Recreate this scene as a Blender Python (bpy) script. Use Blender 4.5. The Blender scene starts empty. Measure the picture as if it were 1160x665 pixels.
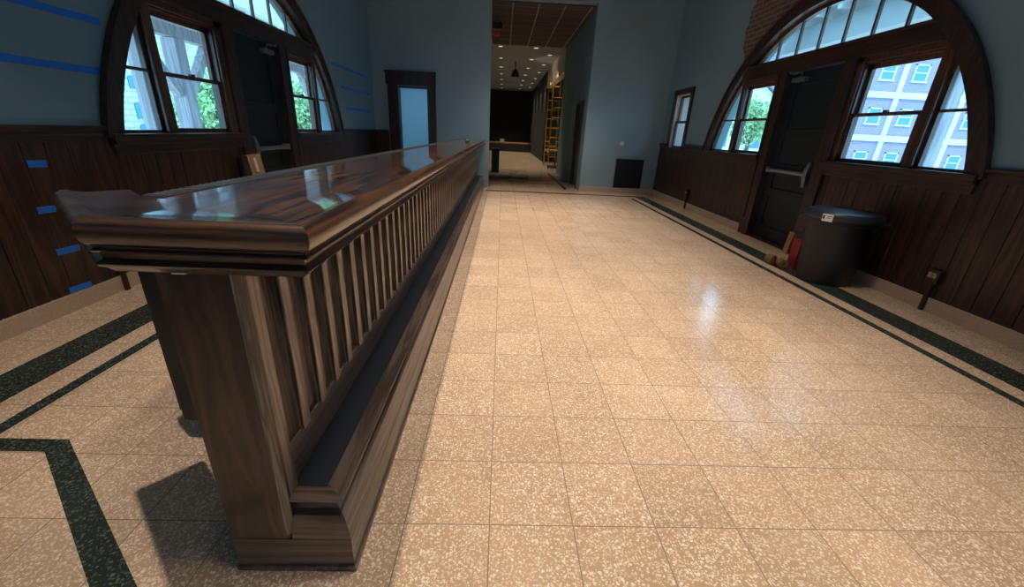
import bpy, bmesh, math, random
from mathutils import Vector, Matrix
random.seed(7)
PI = math.pi
SC = bpy.context.scene
COL = SC.collection

# ------------------------------------------------------------------ camera
CAM_H = 1.33
F_PX, PITCH, YAW, ROLL = 461.98, 0.37799, -0.03846, 0.048734
cam_data = bpy.data.cameras.new('camera')
cam = bpy.data.objects.new('camera', cam_data)
COL.objects.link(cam)
SC.camera = cam
cam_data.sensor_fit = 'HORIZONTAL'
cam_data.sensor_width = 36.0
cam_data.lens = F_PX / 1160 * 36.0
cam_data.clip_start = 0.05
cam_data.clip_end = 300
_fwd = Vector((0, math.cos(PITCH), -math.sin(PITCH)))
_up = Vector((0, math.sin(PITCH), math.cos(PITCH)))
_r = Vector((1, 0, 0))
_rr = math.cos(ROLL) * _r + math.sin(ROLL) * _up
_uu = -math.sin(ROLL) * _r + math.cos(ROLL) * _up
_R = Matrix.Rotation(YAW, 3, 'Z')
_m = Matrix((_R @ _rr, _R @ _uu, -(_R @ _fwd))).transposed().to_4x4()
_m.translation = Vector((0, 0, CAM_H))
cam.matrix_world = _m

# ------------------------------------------------------------------ sky, sun, lamps, exposure
SC.view_settings.view_transform = 'Standard'
SC.view_settings.look = 'None'
SC.view_settings.exposure = 0.0
SC.view_settings.gamma = 1.0
SC.view_settings.use_curve_mapping = False

SKY_COL, SKY_STR = (0.36, 0.70, 1.0), 5.2
SUN_STR, SUN_COL = 3.0, (0.78, 0.95, 1.0)
LAMP_COL = (1.0, 0.85, 0.69)
BAR_LAMP_W, HALL_LAMP_W, SIDE_LAMP_W = 350, 265, 30
CORRIDOR_LAMP_W = 120

w = bpy.data.worlds.new('sky')
SC.world = w
w.use_nodes = True
bg = w.node_tree.nodes['Background']
bg.inputs[0].default_value = (*SKY_COL, 1)
bg.inputs[1].default_value = SKY_STR

sun = bpy.data.lights.new('sun', 'SUN')
sun.energy = SUN_STR
sun.color = SUN_COL
sun.angle = math.radians(3)
so = bpy.data.objects.new('sun', sun)
COL.objects.link(so)
so.rotation_euler = Vector((0.12, 0.55, -0.9)).to_track_quat('-Z', 'Y').to_euler()


def spot(name, loc, target, watts, angle, col=LAMP_COL, blend=0.6, size=0.06):
    l = bpy.data.lights.new(name, 'SPOT')
    l.energy = watts
    l.color = col
    l.spot_size = math.radians(angle)
    l.spot_blend = blend
    l.shadow_soft_size = size
    o = bpy.data.objects.new(name, l)
    COL.objects.link(o)
    o.location = loc
    d = Vector(target) - Vector(loc)
    o.rotation_euler = d.to_track_quat('-Z', 'Y').to_euler()
    return o


# ceiling track lamps of the hall (above the frame): a row over the bar, a row over the floor
for y in (1.0, 3.8, 8.0):
    spot('bar_track_lamp', (-0.74, y, 4.85), (-0.60, y + (1.5 if 3 < y < 5 else 0), 0), BAR_LAMP_W * (1.35 if y < 2 else 1.2), 92 if y < 2 else 76, blend=0.8, size=0.035)
for x, tx, ang in ((0.55, 0.5, 84), (1.75, 1.35, 70)):
    for y in (-1.2, 0.6, 2.0, 3.1, 6.4, 8.8):
        if y < 0 and x < 1:
            continue
        spot("hall_track_lamp", (x, y, 4.85), (tx, y + (0.9 if 3 < y < 4 else 0), 0), HALL_LAMP_W * (0.2 if y < 0 else 0.4 if y < 1 else 0.8 if y < 3 else 1.15), ang, blend=0.9, size=0.22)
for y in (1.6, 4.6, 7.6):
    spot('side_track_lamp', (-2.05, y, 4.85), (-1.95, y, 0), SIDE_LAMP_W, 60, blend=0.9)

# ------------------------------------------------------------------ node helpers / materials


def mat(name, color, rough=0.5, metal=0.0, spec=0.5, coat=0.0, coat_rough=0.1, emit=None, emit_s=0.0):
    m = bpy.data.materials.new(name)
    m.use_nodes = True
    b = m.node_tree.nodes['Principled BSDF']
    b.inputs['Base Color'].default_value = (*color, 1)
    b.inputs['Roughness'].default_value = rough
    b.inputs['Metallic'].default_value = metal
    b.inputs['Specular IOR Level'].default_value = spec
    b.inputs['Coat Weight'].default_value = coat
    b.inputs['Coat Roughness'].default_value = coat_rough
    if emit:
        b.inputs['Emission Color'].default_value = (*emit, 1)
        b.inputs['Emission Strength'].default_value = emit_s
    return m


def N(m, t, **kw):
    n = m.node_tree.nodes.new(t)
    for k, v in kw.items():
        setattr(n, k, v)
    return n


def L(m, a, b):
    m.node_tree.links.new(a, b)


def ramp(m, stops):
    n = N(m, 'ShaderNodeValToRGB')
    e = n.color_ramp.elements
    while len(e) < len(stops):
        e.new(0.5)
    for i, (p, c) in enumerate(stops):
        e[i].position = p
        e[i].color = (*c, 1)
    return n


def bsdf(m):
    return m.node_tree.nodes['Principled BSDF']


def wood(name, dark, light, axis, rough=0.35, coat=0.3, scale=14.0, stretch=14.0, bump=0.12, coat_rough=0.15, figure=0.6):
    """stained oak: fine pores and wide cathedral figure stretched along axis"""
    m = mat(name, dark, rough, coat=coat, coat_rough=coat_rough)
    tc = N(m, 'ShaderNodeTexCoord')
    mp = N(m, 'ShaderNodeMapping')
    s = [scale] * 3
    s[axis] = scale / stretch
    mp.inputs['Scale'].default_value = s
    L(m, tc.outputs['Object'], mp.inputs['Vector'])
    n1 = N(m, 'ShaderNodeTexNoise')
    n1.inputs['Scale'].default_value = 1.0
    n1.inputs['Detail'].default_value = 3
    n1.inputs['Distortion'].default_value = 0.6
    L(m, mp.outputs[0], n1.inputs['Vector'])
    mul = N(m, 'ShaderNodeMath', operation='MULTIPLY')
    mul.inputs[1].default_value = 9.0
    L(m, n1.outputs['Fac'], mul.inputs[0])
    fr = N(m, 'ShaderNodeMath', operation='PINGPONG')
    fr.inputs[1].default_value = 1.0
    L(m, mul.outputs[0], fr.inputs[0])
    n2 = N(m, 'ShaderNodeTexNoise')
    n2.inputs['Scale'].default_value = 7.0
    n2.inputs['Detail'].default_value = 5
    L(m, mp.outputs[0], n2.inputs['Vector'])
    mx = N(m, 'ShaderNodeMix', data_type='FLOAT')
    mx.inputs[0].default_value = 1 - figure
    L(m, fr.outputs[0], mx.inputs[2])
    L(m, n2.outputs['Fac'], mx.inputs[3])
    r = ramp(m, [(0.28, dark), (0.5, tuple((a * .55 + b * .45) for a, b in zip(dark, light))), (0.74, light)])
    L(m, mx.outputs[0], r.inputs[0])
    L(m, r.outputs[0], bsdf(m).inputs['Base Color'])
    bp = N(m, 'ShaderNodeBump')
    bp.inputs['Strength'].default_value = bump
    bp.inputs['Distance'].default_value = 0.004
    L(m, n2.outputs['Fac'], bp.inputs['Height'])
    L(m, bp.outputs[0], bsdf(m).inputs['Normal'])
    return m


def paint(name, col, rough=0.7, scale=160, bump=0.05, var=0.06):
    m = mat(name, col, rough)
    tc = N(m, 'ShaderNodeTexCoord')
    n = N(m, 'ShaderNodeTexNoise')
    n.inputs['Scale'].default_value = scale
    L(m, tc.outputs['Object'], n.inputs['Vector'])
    n2 = N(m, 'ShaderNodeTexNoise')
    n2.inputs['Scale'].default_value = 0.8
    n2.inputs['Detail'].default_value = 4
    L(m, tc.outputs['Object'], n2.inputs['Vector'])
    r = ramp(m, [(0.3, tuple(c * (1 - var) for c in col)), (0.7, tuple(min(1, c * (1 + var)) for c in col))])
    L(m, n2.outputs['Fac'], r.inputs[0])
    L(m, r.outputs[0], bsdf(m).inputs['Base Color'])
    bp = N(m, 'ShaderNodeBump')
    bp.inputs['Strength'].default_value = bump
    bp.inputs['Distance'].default_value = 0.003
    L(m, n.outputs['Fac'], bp.inputs['Height'])
    L(m, bp.outputs[0], bsdf(m).inputs['Normal'])
    return m


def terrazzo(name, base, base2, chip, chip2, tile=None, rough=0.2, cell=95.0, grout=(0.16, 0.12, 0.085), amount=0.42):
    m = mat(name, base, rough, spec=0.8)
    tc = N(m, 'ShaderNodeTexCoord')
    vo = N(m, 'ShaderNodeTexVoronoi')
    vo.inputs['Scale'].default_value = cell
    vo.inputs['Randomness'].default_value = 1.0
    wob = N(m, 'ShaderNodeTexNoise')
    wob.inputs['Scale'].default_value = 60
    L(m, tc.outputs['Object'], wob.inputs['Vector'])
    wv = N(m, 'ShaderNodeVectorMath', operation='MULTIPLY_ADD')
    wv.inputs[1].default_value = (0.014, 0.014, 0.014)
    L(m, wob.outputs['Color'], wv.inputs[0])
    L(m, tc.outputs['Object'], wv.inputs[2])
    L(m, wv.outputs[0], vo.inputs['Vector'])
    sep = N(m, 'ShaderNodeSeparateColor')
    L(m, vo.outputs['Color'], sep.inputs[0])
    # big soft variation
    nz = N(m, 'ShaderNodeTexNoise')
    nz.inputs['Scale'].default_value = 1.6
    nz.inputs['Detail'].default_value = 6
    L(m, tc.outputs['Object'], nz.inputs['Vector'])
    rb = ramp(m, [(0.35, base), (0.65, base2)])
    L(m, nz.outputs['Fac'], rb.inputs[0])
    # chips : a share of the cells is a light chip, near its centre
    lt = N(m, 'ShaderNodeMath', operation='LESS_THAN')
    lt.inputs[1].default_value = amount
    L(m, sep.outputs[0], lt.inputs[0])
    ds = N(m, 'ShaderNodeMath', operation='LESS_THAN')
    ds.inputs[1].default_value = 0.47
    L(m, vo.outputs['Distance'], ds.inputs[0])
    an = N(m, 'ShaderNodeMath', operation='MULTIPLY')
    L(m, lt.outputs[0], an.inputs[0])
    L(m, ds.outputs[0], an.inputs[1])
    rc = ramp(m, [(0.0, chip), (1.0, chip2)])
    L(m, sep.outputs[1], rc.inputs[0])
    mx = N(m, 'ShaderNodeMix', data_type='RGBA')
    L(m, an.outputs[0], mx.inputs['Factor'])
    L(m, rb.outputs[0], mx.inputs['A'])
    L(m, rc.outputs[0], mx.inputs['B'])
    # a second layer of larger chips
    v2 = N(m, 'ShaderNodeTexVoronoi')
    v2.inputs['Scale'].default_value = cell * 0.6
    L(m, wv.outputs[0], v2.inputs['Vector'])
    s2 = N(m, 'ShaderNodeSeparateColor')
    L(m, v2.outputs['Color'], s2.inputs[0])
    l2 = N(m, 'ShaderNodeMath', operation='LESS_THAN')
    l2.inputs[1].default_value = 0.33
    L(m, s2.outputs[0], l2.inputs[0])
    d2 = N(m, 'ShaderNodeMath', operation='LESS_THAN')
    d2.inputs[1].default_value = 0.40
    L(m, v2.outputs['Distance'], d2.inputs[0])
    a2 = N(m, 'ShaderNodeMath', operation='MULTIPLY')
    L(m, l2.outputs[0], a2.inputs[0])
    L(m, d2.outputs[0], a2.inputs[1])
    c2 = ramp(m, [(0.0, chip), (0.55, chip), (1.0, chip2)])
    L(m, s2.outputs[1], c2.inputs[0])
    mx2 = N(m, 'ShaderNodeMix', data_type='RGBA')
    L(m, a2.outputs[0], mx2.inputs['Factor'])
    L(m, mx.outputs['Result'], mx2.inputs['A'])
    L(m, c2.outputs[0], mx2.inputs['B'])
    out = mx2.outputs['Result']
    if tile:
        tx, ty, ox, oy, gw = tile
        sx = N(m, 'ShaderNodeSeparateXYZ')
        L(m, tc.outputs['Object'], sx.inputs[0])
        masks = []
        cells = []
        for ax, (t, o) in enumerate(((tx, ox), (ty, oy))):
            a = N(m, 'ShaderNodeMath', operation='SUBTRACT')
            a.inputs[1].default_value = o
            L(m, sx.outputs[ax], a.inputs[0])
            d = N(m, 'ShaderNodeMath', operation='DIVIDE')
            d.inputs[1].default_value = t
            L(m, a.outputs[0], d.inputs[0])
            fl = N(m, 'ShaderNodeMath', operation='FLOOR')
            L(m, d.outputs[0], fl.inputs[0])
            cells.append(fl)
            pp = N(m, 'ShaderNodeMath', operation='PINGPONG')
            pp.inputs[1].default_value = 0.5
            L(m, d.outputs[0], pp.inputs[0])
            mm = N(m, 'ShaderNodeMath', operation='LESS_THAN')
            mm.inputs[1].default_value = gw / t / 2
            L(m, pp.outputs[0], mm.inputs[0])
            masks.append(mm)
        mxm = N(m, 'ShaderNodeMath', operation='MAXIMUM')
        L(m, masks[0].outputs[0], mxm.inputs[0])
        L(m, masks[1].outputs[0], mxm.inputs[1])
        # each tile a touch different
        cb = N(m, 'ShaderNodeCombineXYZ')
        L(m, cells[0].outputs[0], cb.inputs[0])
        L(m, cells[1].outputs[0], cb.inputs[1])
        wn = N(m, 'ShaderNodeTexWhiteNoise', noise_dimensions='2D')
        L(m, cb.outputs[0], wn.inputs['Vector'])
        mr = N(m, 'ShaderNodeMapRange')
        mr.inputs['To Min'].default_value = 0.93
        mr.inputs['To Max'].default_value = 1.06
        L(m, wn.outputs['Value'], mr.inputs['Value'])
        vm = N(m, 'ShaderNodeVectorMath', operation='SCALE')
        L(m, out, vm.inputs[0])
        L(m, mr.outputs[0], vm.inputs['Scale'])
        mg = N(m, 'ShaderNodeMix', data_type='RGBA')
        L(m, mxm.outputs[0], mg.inputs['Factor'])
        L(m, vm.outputs[0], mg.inputs['A'])
        mg.inputs['B'].default_value = (*grout, 1)
        out = mg.outputs['Result']
    L(m, out, bsdf(m).inputs['Base Color'])
    # worn polish
    n3 = N(m, 'ShaderNodeTexNoise')
    n3.inputs['Scale'].default_value = 3.0
    n3.inputs['Detail'].default_value = 5
    L(m, tc.outputs['Object'], n3.inputs['Vector'])
    r3 = N(m, 'ShaderNodeMapRange')
    r3.inputs['To Min'].default_value = rough * 0.8
    r3.inputs['To Max'].default_value = rough * 1.35
    L(m, n3.outputs['Fac'], r3.inputs['Value'])
    L(m, r3.outputs[0], bsdf(m).inputs['Roughness'])
    return m


def brick(name, c1, c2, mortar, axis_u, bw=0.22, bh=0.07, rough=0.85):
    m = mat(name, c1, rough)
    tc = N(m, 'ShaderNodeTexCoord')
    sx = N(m, 'ShaderNodeSeparateXYZ')
    L(m, tc.outputs['Object'], sx.inputs[0])
    cb = N(m, 'ShaderNodeCombineXYZ')
    L(m, sx.outputs[axis_u], cb.inputs[0])
    L(m, sx.outputs[2], cb.inputs[1])
    br = N(m, 'ShaderNodeTexBrick')
    br.inputs['Scale'].default_value = 1.0
    br.inputs['Brick Width'].default_value = bw
    br.inputs['Row Height'].default_value = bh
    br.inputs['Mortar Size'].default_value = 0.012 * bh / 0.07
    br.inputs['Color1'].default_value = (*c1, 1)
    br.inputs['Color2'].default_value = (*c2, 1)
    br.inputs['Mortar'].default_value = (*mortar, 1)
    L(m, cb.outputs[0], br.inputs['Vector'])
    L(m, br.outputs['Color'], bsdf(m).inputs['Base Color'])
    bp = N(m, 'ShaderNodeBump')
    bp.inputs['Strength'].default_value = 0.6
    bp.inputs['Distance'].default_value = 0.01
    bp.invert = True
    L(m, br.outputs['Fac'], bp.inputs['Height'])
    L(m, bp.outputs[0], bsdf(m).inputs['Normal'])
    return m


def glass_mat():
    m = bpy.data.materials.new('window_glass')
    m.use_nodes = True
    nt = m.node_tree
    nt.nodes.remove(bsdf(m))
    tr = N(m, 'ShaderNodeBsdfTransparent')
    tr.inputs[0].default_value = (0.93, 0.97, 0.98, 1)
    gl = N(m, 'ShaderNodeBsdfGlossy')
    gl.inputs['Roughness'].default_value = 0.02
    lw = N(m, 'ShaderNodeLayerWeight')
    pw = N(m, 'ShaderNodeMath', operation='POWER')
    pw.inputs[1].default_value = 5.0
    L(m, lw.outputs['Facing'], pw.inputs[0])
    fr = N(m, 'ShaderNodeMath', operation='MULTIPLY_ADD')
    fr.inputs[1].default_value = 0.9
    fr.inputs[2].default_value = 0.03
    L(m, pw.outputs[0], fr.inputs[0])
    mx = N(m, 'ShaderNodeMixShader')
    L(m, fr.outputs[0], mx.inputs[0])
    L(m, tr.outputs[0], mx.inputs[1])
    L(m, gl.outputs[0], mx.inputs[2])
    L(m, mx.outputs[0], nt.nodes['Material Output'].inputs[0])
    return m


M = {}
M['floor'] = terrazzo('terrazzo_tile', (0.44, 0.30, 0.20), (0.54, 0.375, 0.25), (0.80, 0.69, 0.56), (0.60, 0.44, 0.31),
                      tile=(0.3052, 0.3052, 0.0, 1.066, 0.0042), rough=0.155, cell=135, amount=0.75, grout=(0.27,0.20,0.14))
M['inlay'] = terrazzo('black_terrazzo', (0.018, 0.026, 0.02), (0.026, 0.034, 0.028), (0.10, 0.13, 0.10), (0.04, 0.06, 0.05), rough=0.2, cell=120)
M['base'] = terrazzo('terrazzo_base', (0.46, 0.34, 0.24), (0.52, 0.40, 0.29), (0.66, 0.55, 0.43), (0.40, 0.30, 0.21), rough=0.3, cell=190)
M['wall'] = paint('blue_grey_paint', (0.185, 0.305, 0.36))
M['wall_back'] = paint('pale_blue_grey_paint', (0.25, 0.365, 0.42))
M['ceil'] = paint('hall_ceiling_paint', (0.12, 0.12, 0.12))
M['ceil_office'] = paint('office_ceiling_paint', (0.4, 0.45, 0.48))
M['ceil_tile'] = paint('dark_ceiling_tile', (0.075, 0.068, 0.06), rough=0.9)
M['tbar'] = mat('ceiling_grid_metal', (0.30, 0.25, 0.19), 0.5)
M['ceil_far'] = paint('blue_ceiling_paint', (0.22, 0.27, 0.30))
M['black_wall'] = paint('black_paint', (0.010, 0.012, 0.015), rough=0.9)
M['wains'] = wood('wainscot_oak', (0.016, 0.007, 0.0045), (0.060, 0.025, 0.014), 2, rough=0.42, coat=0.15, scale=10)
M['casing'] = wood('casing_oak', (0.020, 0.010, 0.007), (0.052, 0.026, 0.017), 2, rough=0.38, coat=0.2, scale=12)
M['casing_h'] = wood('casing_oak_level', (0.020, 0.010, 0.007), (0.052, 0.026, 0.017), 1, rough=0.38, coat=0.2, scale=12)
M['sash'] = wood('sash_oak', (0.045, 0.018, 0.010), (0.12, 0.055, 0.030), 2, rough=0.35, coat=0.2, scale=16)
M['door'] = paint('dark_green_door_paint', (0.003, 0.010, 0.017), rough=0.5, bump=0.02)
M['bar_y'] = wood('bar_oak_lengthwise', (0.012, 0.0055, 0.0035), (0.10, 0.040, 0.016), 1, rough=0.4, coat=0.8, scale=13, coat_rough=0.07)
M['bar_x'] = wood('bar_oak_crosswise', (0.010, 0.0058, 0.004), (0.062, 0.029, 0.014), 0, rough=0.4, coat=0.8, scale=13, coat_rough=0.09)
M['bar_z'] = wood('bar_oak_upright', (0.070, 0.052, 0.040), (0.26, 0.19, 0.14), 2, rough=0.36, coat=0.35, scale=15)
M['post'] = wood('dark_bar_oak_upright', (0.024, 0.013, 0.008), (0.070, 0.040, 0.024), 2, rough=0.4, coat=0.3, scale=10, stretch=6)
M['rail_y'] = wood('worn_oak_lengthwise', (0.040, 0.028, 0.022), (0.115, 0.086, 0.070), 1, rough=0.35, coat=0.7, scale=15)
M['rail_x'] = wood('worn_oak_crosswise', (0.040, 0.028, 0.022), (0.115, 0.086, 0.070), 0, rough=0.35, coat=0.7, scale=15)
M['mat'] = paint('black_rubber', (0.008, 0.013, 0.020), rough=0.4, scale=300, bump=0.3)
M['steel'] = mat('brushed_steel', (0.35, 0.37, 0.39), 0.35, metal=0.9)
M['drip'] = mat('dark_ribbed_metal', (0.22, 0.21, 0.20), 0.3, metal=0.8)
M['black'] = mat('black_lacquer', (0.006, 0.007, 0.009), 0.35)
M['blackplastic'] = mat('black_plastic', (0.006, 0.008, 0.012), 0.45)
M['lid'] = mat('grey_black_plastic', (0.020, 0.028, 0.036), 0.4)
M['white'] = mat('white_plastic', (0.75, 0.76, 0.76), 0.4)
M['paper'] = mat('white_paper', (0.72, 0.73, 0.74), 0.7)
M['red'] = mat('red_print', (0.26, 0.008, 0.014), 0.4)
M['tape'] = mat('blue_masking_tape', (0.012, 0.19, 0.72), 0.55)
M['yellow'] = mat('yellow_enamel', (0.48, 0.26, 0.012), 0.45)
M['pine'] = wood('raw_pine', (0.30, 0.16, 0.07), (0.48, 0.29, 0.14), 2, rough=0.6, coat=0, scale=12)
M['kraft'] = paint('tan_roll', (0.17, 0.085, 0.038), rough=0.8)
M['bronze'] = mat('brown_metal_raceway', (0.045, 0.026, 0.018), 0.4, metal=0.3)
M['grille'] = mat('dark_grille_metal', (0.010, 0.013, 0.018), 0.5)
M['glass'] = glass_mat()
M['lens'] = mat('lamp_lens', (0.8, 0.8, 0.78), 0.4, emit=(1.0, 0.93, 0.82), emit_s=1.0)
M['exit'] = mat('exit_red', (0.5, 0.02, 0.02), 0.4, emit=(1.0, 0.05, 0.03), emit_s=0.02)
M['room_blue'] = paint('pale_room_paint', (0.38, 0.52, 0.60))
M['brick'] = brick('old_red_brick', (0.17, 0.10, 0.07), (0.10, 0.06, 0.045), (0.22, 0.17, 0.14), 1, 0.21, 0.068)
M['ext_brick'] = brick('mauve_brick', (0.22, 0.20, 0.30), (0.19, 0.18, 0.27), (0.25, 0.23, 0.31), 0, 0.4, 0.14)
M['ext_band'] = paint('pale_stone_band', (0.46, 0.51, 0.53))
M['ext_glass'] = mat('far_window_glass', (0.06, 0.20, 0.28), 0.1)
M['stone'] = brick('limestone_block', (0.52, 0.55, 0.52), (0.42, 0.45, 0.42), (0.36, 0.38, 0.35), 1, 0.75, 0.30)
M['stone_x'] = brick('limestone_block_face', (0.62, 0.64, 0.62), (0.54, 0.56, 0.54), (0.48, 0.50, 0.47), 0, 0.6, 0.25)
M['reflect_pane'] = paint('blue_reflection_pane', (0.03, 0.20, 0.36), rough=0.3)  # blue reflection in the mill windows, put into the colour
M['timber'] = wood('grey_timber', (0.36, 0.36, 0.41), (0.54, 0.54, 0.60), 2, rough=0.8, coat=0, scale=6)
M['canopy_board'] = paint('cream_boards', (0.70, 0.65, 0.56))
M['canopy_beam'] = paint('grey_beam_paint', (0.56, 0.57, 0.56))
M['leaf'] = paint('leaf_green', (0.26, 0.44, 0.22), scale=4, var=0.35)
M['bark'] = paint('bark_brown', (0.12, 0.09, 0.07))
M['paving'] = paint('pale_paving', (0.62, 0.63, 0.63))
M['slate'] = paint('slate_roof', (0.22, 0.24, 0.28))

# ------------------------------------------------------------------ mesh helpers


class MB:
    def __init__(self):
        self.bm = bmesh.new()

    def box(self, x0, x1, y0, y1, z0, z1, bevel=0.0):
        if x0 > x1: x0, x1 = x1, x0
        if y0 > y1: y0, y1 = y1, y0
        if z0 > z1: z0, z1 = z1, z0
        v = [self.bm.verts.new(p) for p in ((x0, y0, z0), (x1, y0, z0), (x1, y1, z0), (x0, y1, z0),
                                            (x0, y0, z1), (x1, y0, z1), (x1, y1, z1), (x0, y1, z1))]
        fs = [self.bm.faces.new([v[i] for i in q]) for q in
              ((3, 2, 1, 0), (4, 5, 6, 7), (0, 1, 5, 4), (1, 2, 6, 5), (2, 3, 7, 6), (3, 0, 4, 7))]
        if bevel > 0:
            es = list({e for f in fs for e in f.edges})
            bmesh.ops.bevel(self.bm, geom=es, offset=bevel, segments=2, affect='EDGES', profile=0.6)
        return self

    def prism(self, pts, fn, d0, d1):
        """extrude the polygon pts (a,b) between depths d0 and d1; fn(a,b,d)->xyz"""
        a = [self.bm.verts.new(fn(p[0], p[1], d0)) for p in pts]
        b = [self.bm.verts.new(fn(p[0], p[1], d1)) for p in pts]
        n = len(pts)
        self.bm.faces.new(a[::-1])
        self.bm.faces.new(b)
        for i in range(n):
            j = (i + 1) % n
            self.bm.faces.new((a[i], a[j], b[j], b[i]))
        return self

    def tube(self, p0, p1, r, n=10, r1=None):
        p0, p1 = Vector(p0), Vector(p1)
        r1 = r if r1 is None else r1
        d = (p1 - p0).normalized()
        u = d.cross(Vector((0, 0, 1)))
        if u.length < 1e-4:
            u = Vector((1, 0, 0))
        u.normalize()
        v = d.cross(u)
        A, B = [], []
        for i in range(n):
            t = 2 * PI * i / n
            o = math.cos(t) * u + math.sin(t) * v
            A.append(self.bm.verts.new(p0 + r * o))
            B.append(self.bm.verts.new(p1 + r1 * o))
        self.bm.faces.new(A[::-1])
        self.bm.faces.new(B)
        for i in range(n):
            j = (i + 1) % n
            self.bm.faces.new((A[i], A[j], B[j], B[i]))
        return self

    def lathe(self, prof, c=(0, 0, 0), n=32, axis='Z', cap=True):
        rings = []
        for r, h in prof:
            ring = []
            for i in range(n):
                t = 2 * PI * i / n
                a, b = r * math.cos(t), r * math.sin(t)
                p = {'Z': (a, b, h), 'X': (h, a, b), 'Y': (a, h, b)}[axis]
                ring.append(self.bm.verts.new((p[0] + c[0], p[1] + c[1], p[2] + c[2])))
            rings.append(ring)
        for k in range(len(rings) - 1):
            for i in range(n):
                j = (i + 1) % n
                self.bm.faces.new((rings[k][i], rings[k][j], rings[k + 1][j], rings[k + 1][i]))
        if cap:
            self.bm.faces.new(rings[0][::-1])
            self.bm.faces.new(rings[-1])
        return self

    def arcband(self, c, r0, r1, t0, t1, fn, d0, d1, n=64):
        """ring segment between radii, extruded in depth"""
        q = []
        for i in range(n + 1):
            t = t0 + (t1 - t0) * i / n
            cs, sn = math.cos(t), math.sin(t)
            q.append([self.bm.verts.new(fn(c[0] + r * cs, c[1] + r * sn, d)) for r, d in
                      ((r0, d0), (r1, d0), (r1, d1), (r0, d1))])
        for i in range(n):
            for k in range(4):
                l = (k + 1) % 4
                self.bm.faces.new((q[i][k], q[i][l], q[i + 1][l], q[i + 1][k]))
        self.bm.faces.new(q[0][::-1])
        self.bm.faces.new(q[-1])
        return self

    def sweep(self, path, prof, closed=True):
        """sweep profile (outward offset, z) along the open xy path, outward = right of travel, mitred"""
        n = len(path)
        nor = []
        for i in range(n - 1):
            dx, dy = path[i + 1][0] - path[i][0], path[i + 1][1] - path[i][1]
            l = math.hypot(dx, dy)
            nor.append(Vector((dy / l, -dx / l)))
        rings = []
        for i in range(n):
            if i == 0: m = nor[0]
            elif i == n - 1: m = nor[-1]
            else:
                m = nor[i - 1] + nor[i]
                m = m / m.dot(nor[i])
            rings.append([self.bm.verts.new((path[i][0] + m.x * o, path[i][1] + m.y * o, z)) for o, z in prof])
        k = len(prof)
        for i in range(n - 1):
            for j in range(k if closed else k - 1):
                l = (j + 1) % k
                self.bm.faces.new((rings[i][j], rings[i + 1][j], rings[i + 1][l], rings[i][l]))
        if closed:
            self.bm.faces.new(rings[0])
            self.bm.faces.new(rings[-1][::-1])
        return self

    def done(self, name, material, parent=None, smooth=False, origin=None):
        bmesh.ops.recalc_face_normals(self.bm, faces=self.bm.faces)
        if origin is not None:
            bmesh.ops.translate(self.bm, verts=self.bm.verts, vec=-Vector(origin))
        me = bpy.data.meshes.new(name)
        self.bm.to_mesh(me)
        self.bm.free()
        me.materials.append(material)
        if smooth:
            for p in me.polygons:
                p.use_smooth = True
            try:
                me.set_sharp_from_angle(angle=math.radians(35))
            except Exception:
                pass
        o = bpy.data.objects.new(name, me)
        COL.objects.link(o)
        if origin is not None:
            o.location = origin
        if parent:
            o.parent = parent
            if parent.type == 'EMPTY' or parent.location.length > 0:
                pw = parent.location.copy()
                q = parent.parent
                while q:
                    pw += q.location
                    q = q.parent
                o.location = o.location - pw
        return o


def tag(o, label, cat=None, group=None, kind=None):
    o['label'] = label
    if cat: o['category'] = cat
    if group: o['group'] = group
    if kind: o['kind'] = kind
    return o


def empty(name, loc, label, cat, group=None, kind=None):
    o = bpy.data.objects.new(name, None)
    COL.objects.link(o)
    o.empty_display_size = 0.1
    o.location = loc
    return tag(o, label, cat, group, kind)


def copy_tree(o, parent=None):
    c = o.copy()
    COL.objects.link(c)
    c.parent = parent
    for ch in list(o.children):
        copy_tree(ch, c)
    return c


def structure(o, label, cat):
    return tag(o, label, cat, kind='structure')


XR, XL = 3.86, -3.02          # wall faces
YB = 10.5                     # far wall face
Y0 = -3.0                     # wall behind the camera
HC = 5.0                      # hall ceiling
ARC_Z, ARC_R = 0.60, 2.515     # arch circle (outer edge of casing)
ARC_IN = 2.365
CR, CL = 5.67, 5.76
AO = 0.05                     # the arch sits a touch beyond the door centre           # arch centres along the walls

# ------------------------------------------------------------------ floor
structure(MB().box(-9, 8, Y0 - 0.2, 33, -0.2, 0).done('floor', M['floor']), 'tan terrazzo tile floor of the hall and the passage beyond', 'floor')


def flat(pts, name, label):
    o = MB().prism(pts, lambda a, b, d: (a, b, d), 0.0002, 0.0016).done(name, M['inlay'])
    structure(o, label, 'floor inlay')


flat([(3.22, Y0), (3.47, Y0), (3.47, 10.02), (-0.36, 10.02), (-0.36, 9.86), (3.22, 9.86)], 'trim_1', 'wide black terrazzo inlay band along the right wall and the far end')
flat([(3.02, Y0), (3.09, Y0), (3.09, 9.58), (3.02, 9.58)], 'trim_2', 'thin dark green terrazzo line on the floor before the right wall band')
flat([(-2.63, Y0), (-2.38, Y0), (-2.38, 9.8), (-2.63, 9.8)], 'trim_3', 'wide black terrazzo inlay band along the left wall')
flat([(-2.22, 1.376), (-2.15, 1.449), (-2.15, 9.4), (-2.22, 9.4)], 'trim_4', 'thin dark green terrazzo line on the floor before the left wall band')
flat([(-2.22, 1.376), (-1.865, 1.376), (-0.60, 0.36), (-0.52, 0.42), (-1.835, 1.449), (-2.15, 1.449)], 'trim_5', 'dark terrazzo line bending diagonally across the floor beside the bar end')
flat([(1.62, 10.75), (1.70, 10.75), (1.70, 15), (1.62, 15)], 'trim_6', 'dark terrazzo line along the passage right wall')

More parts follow.
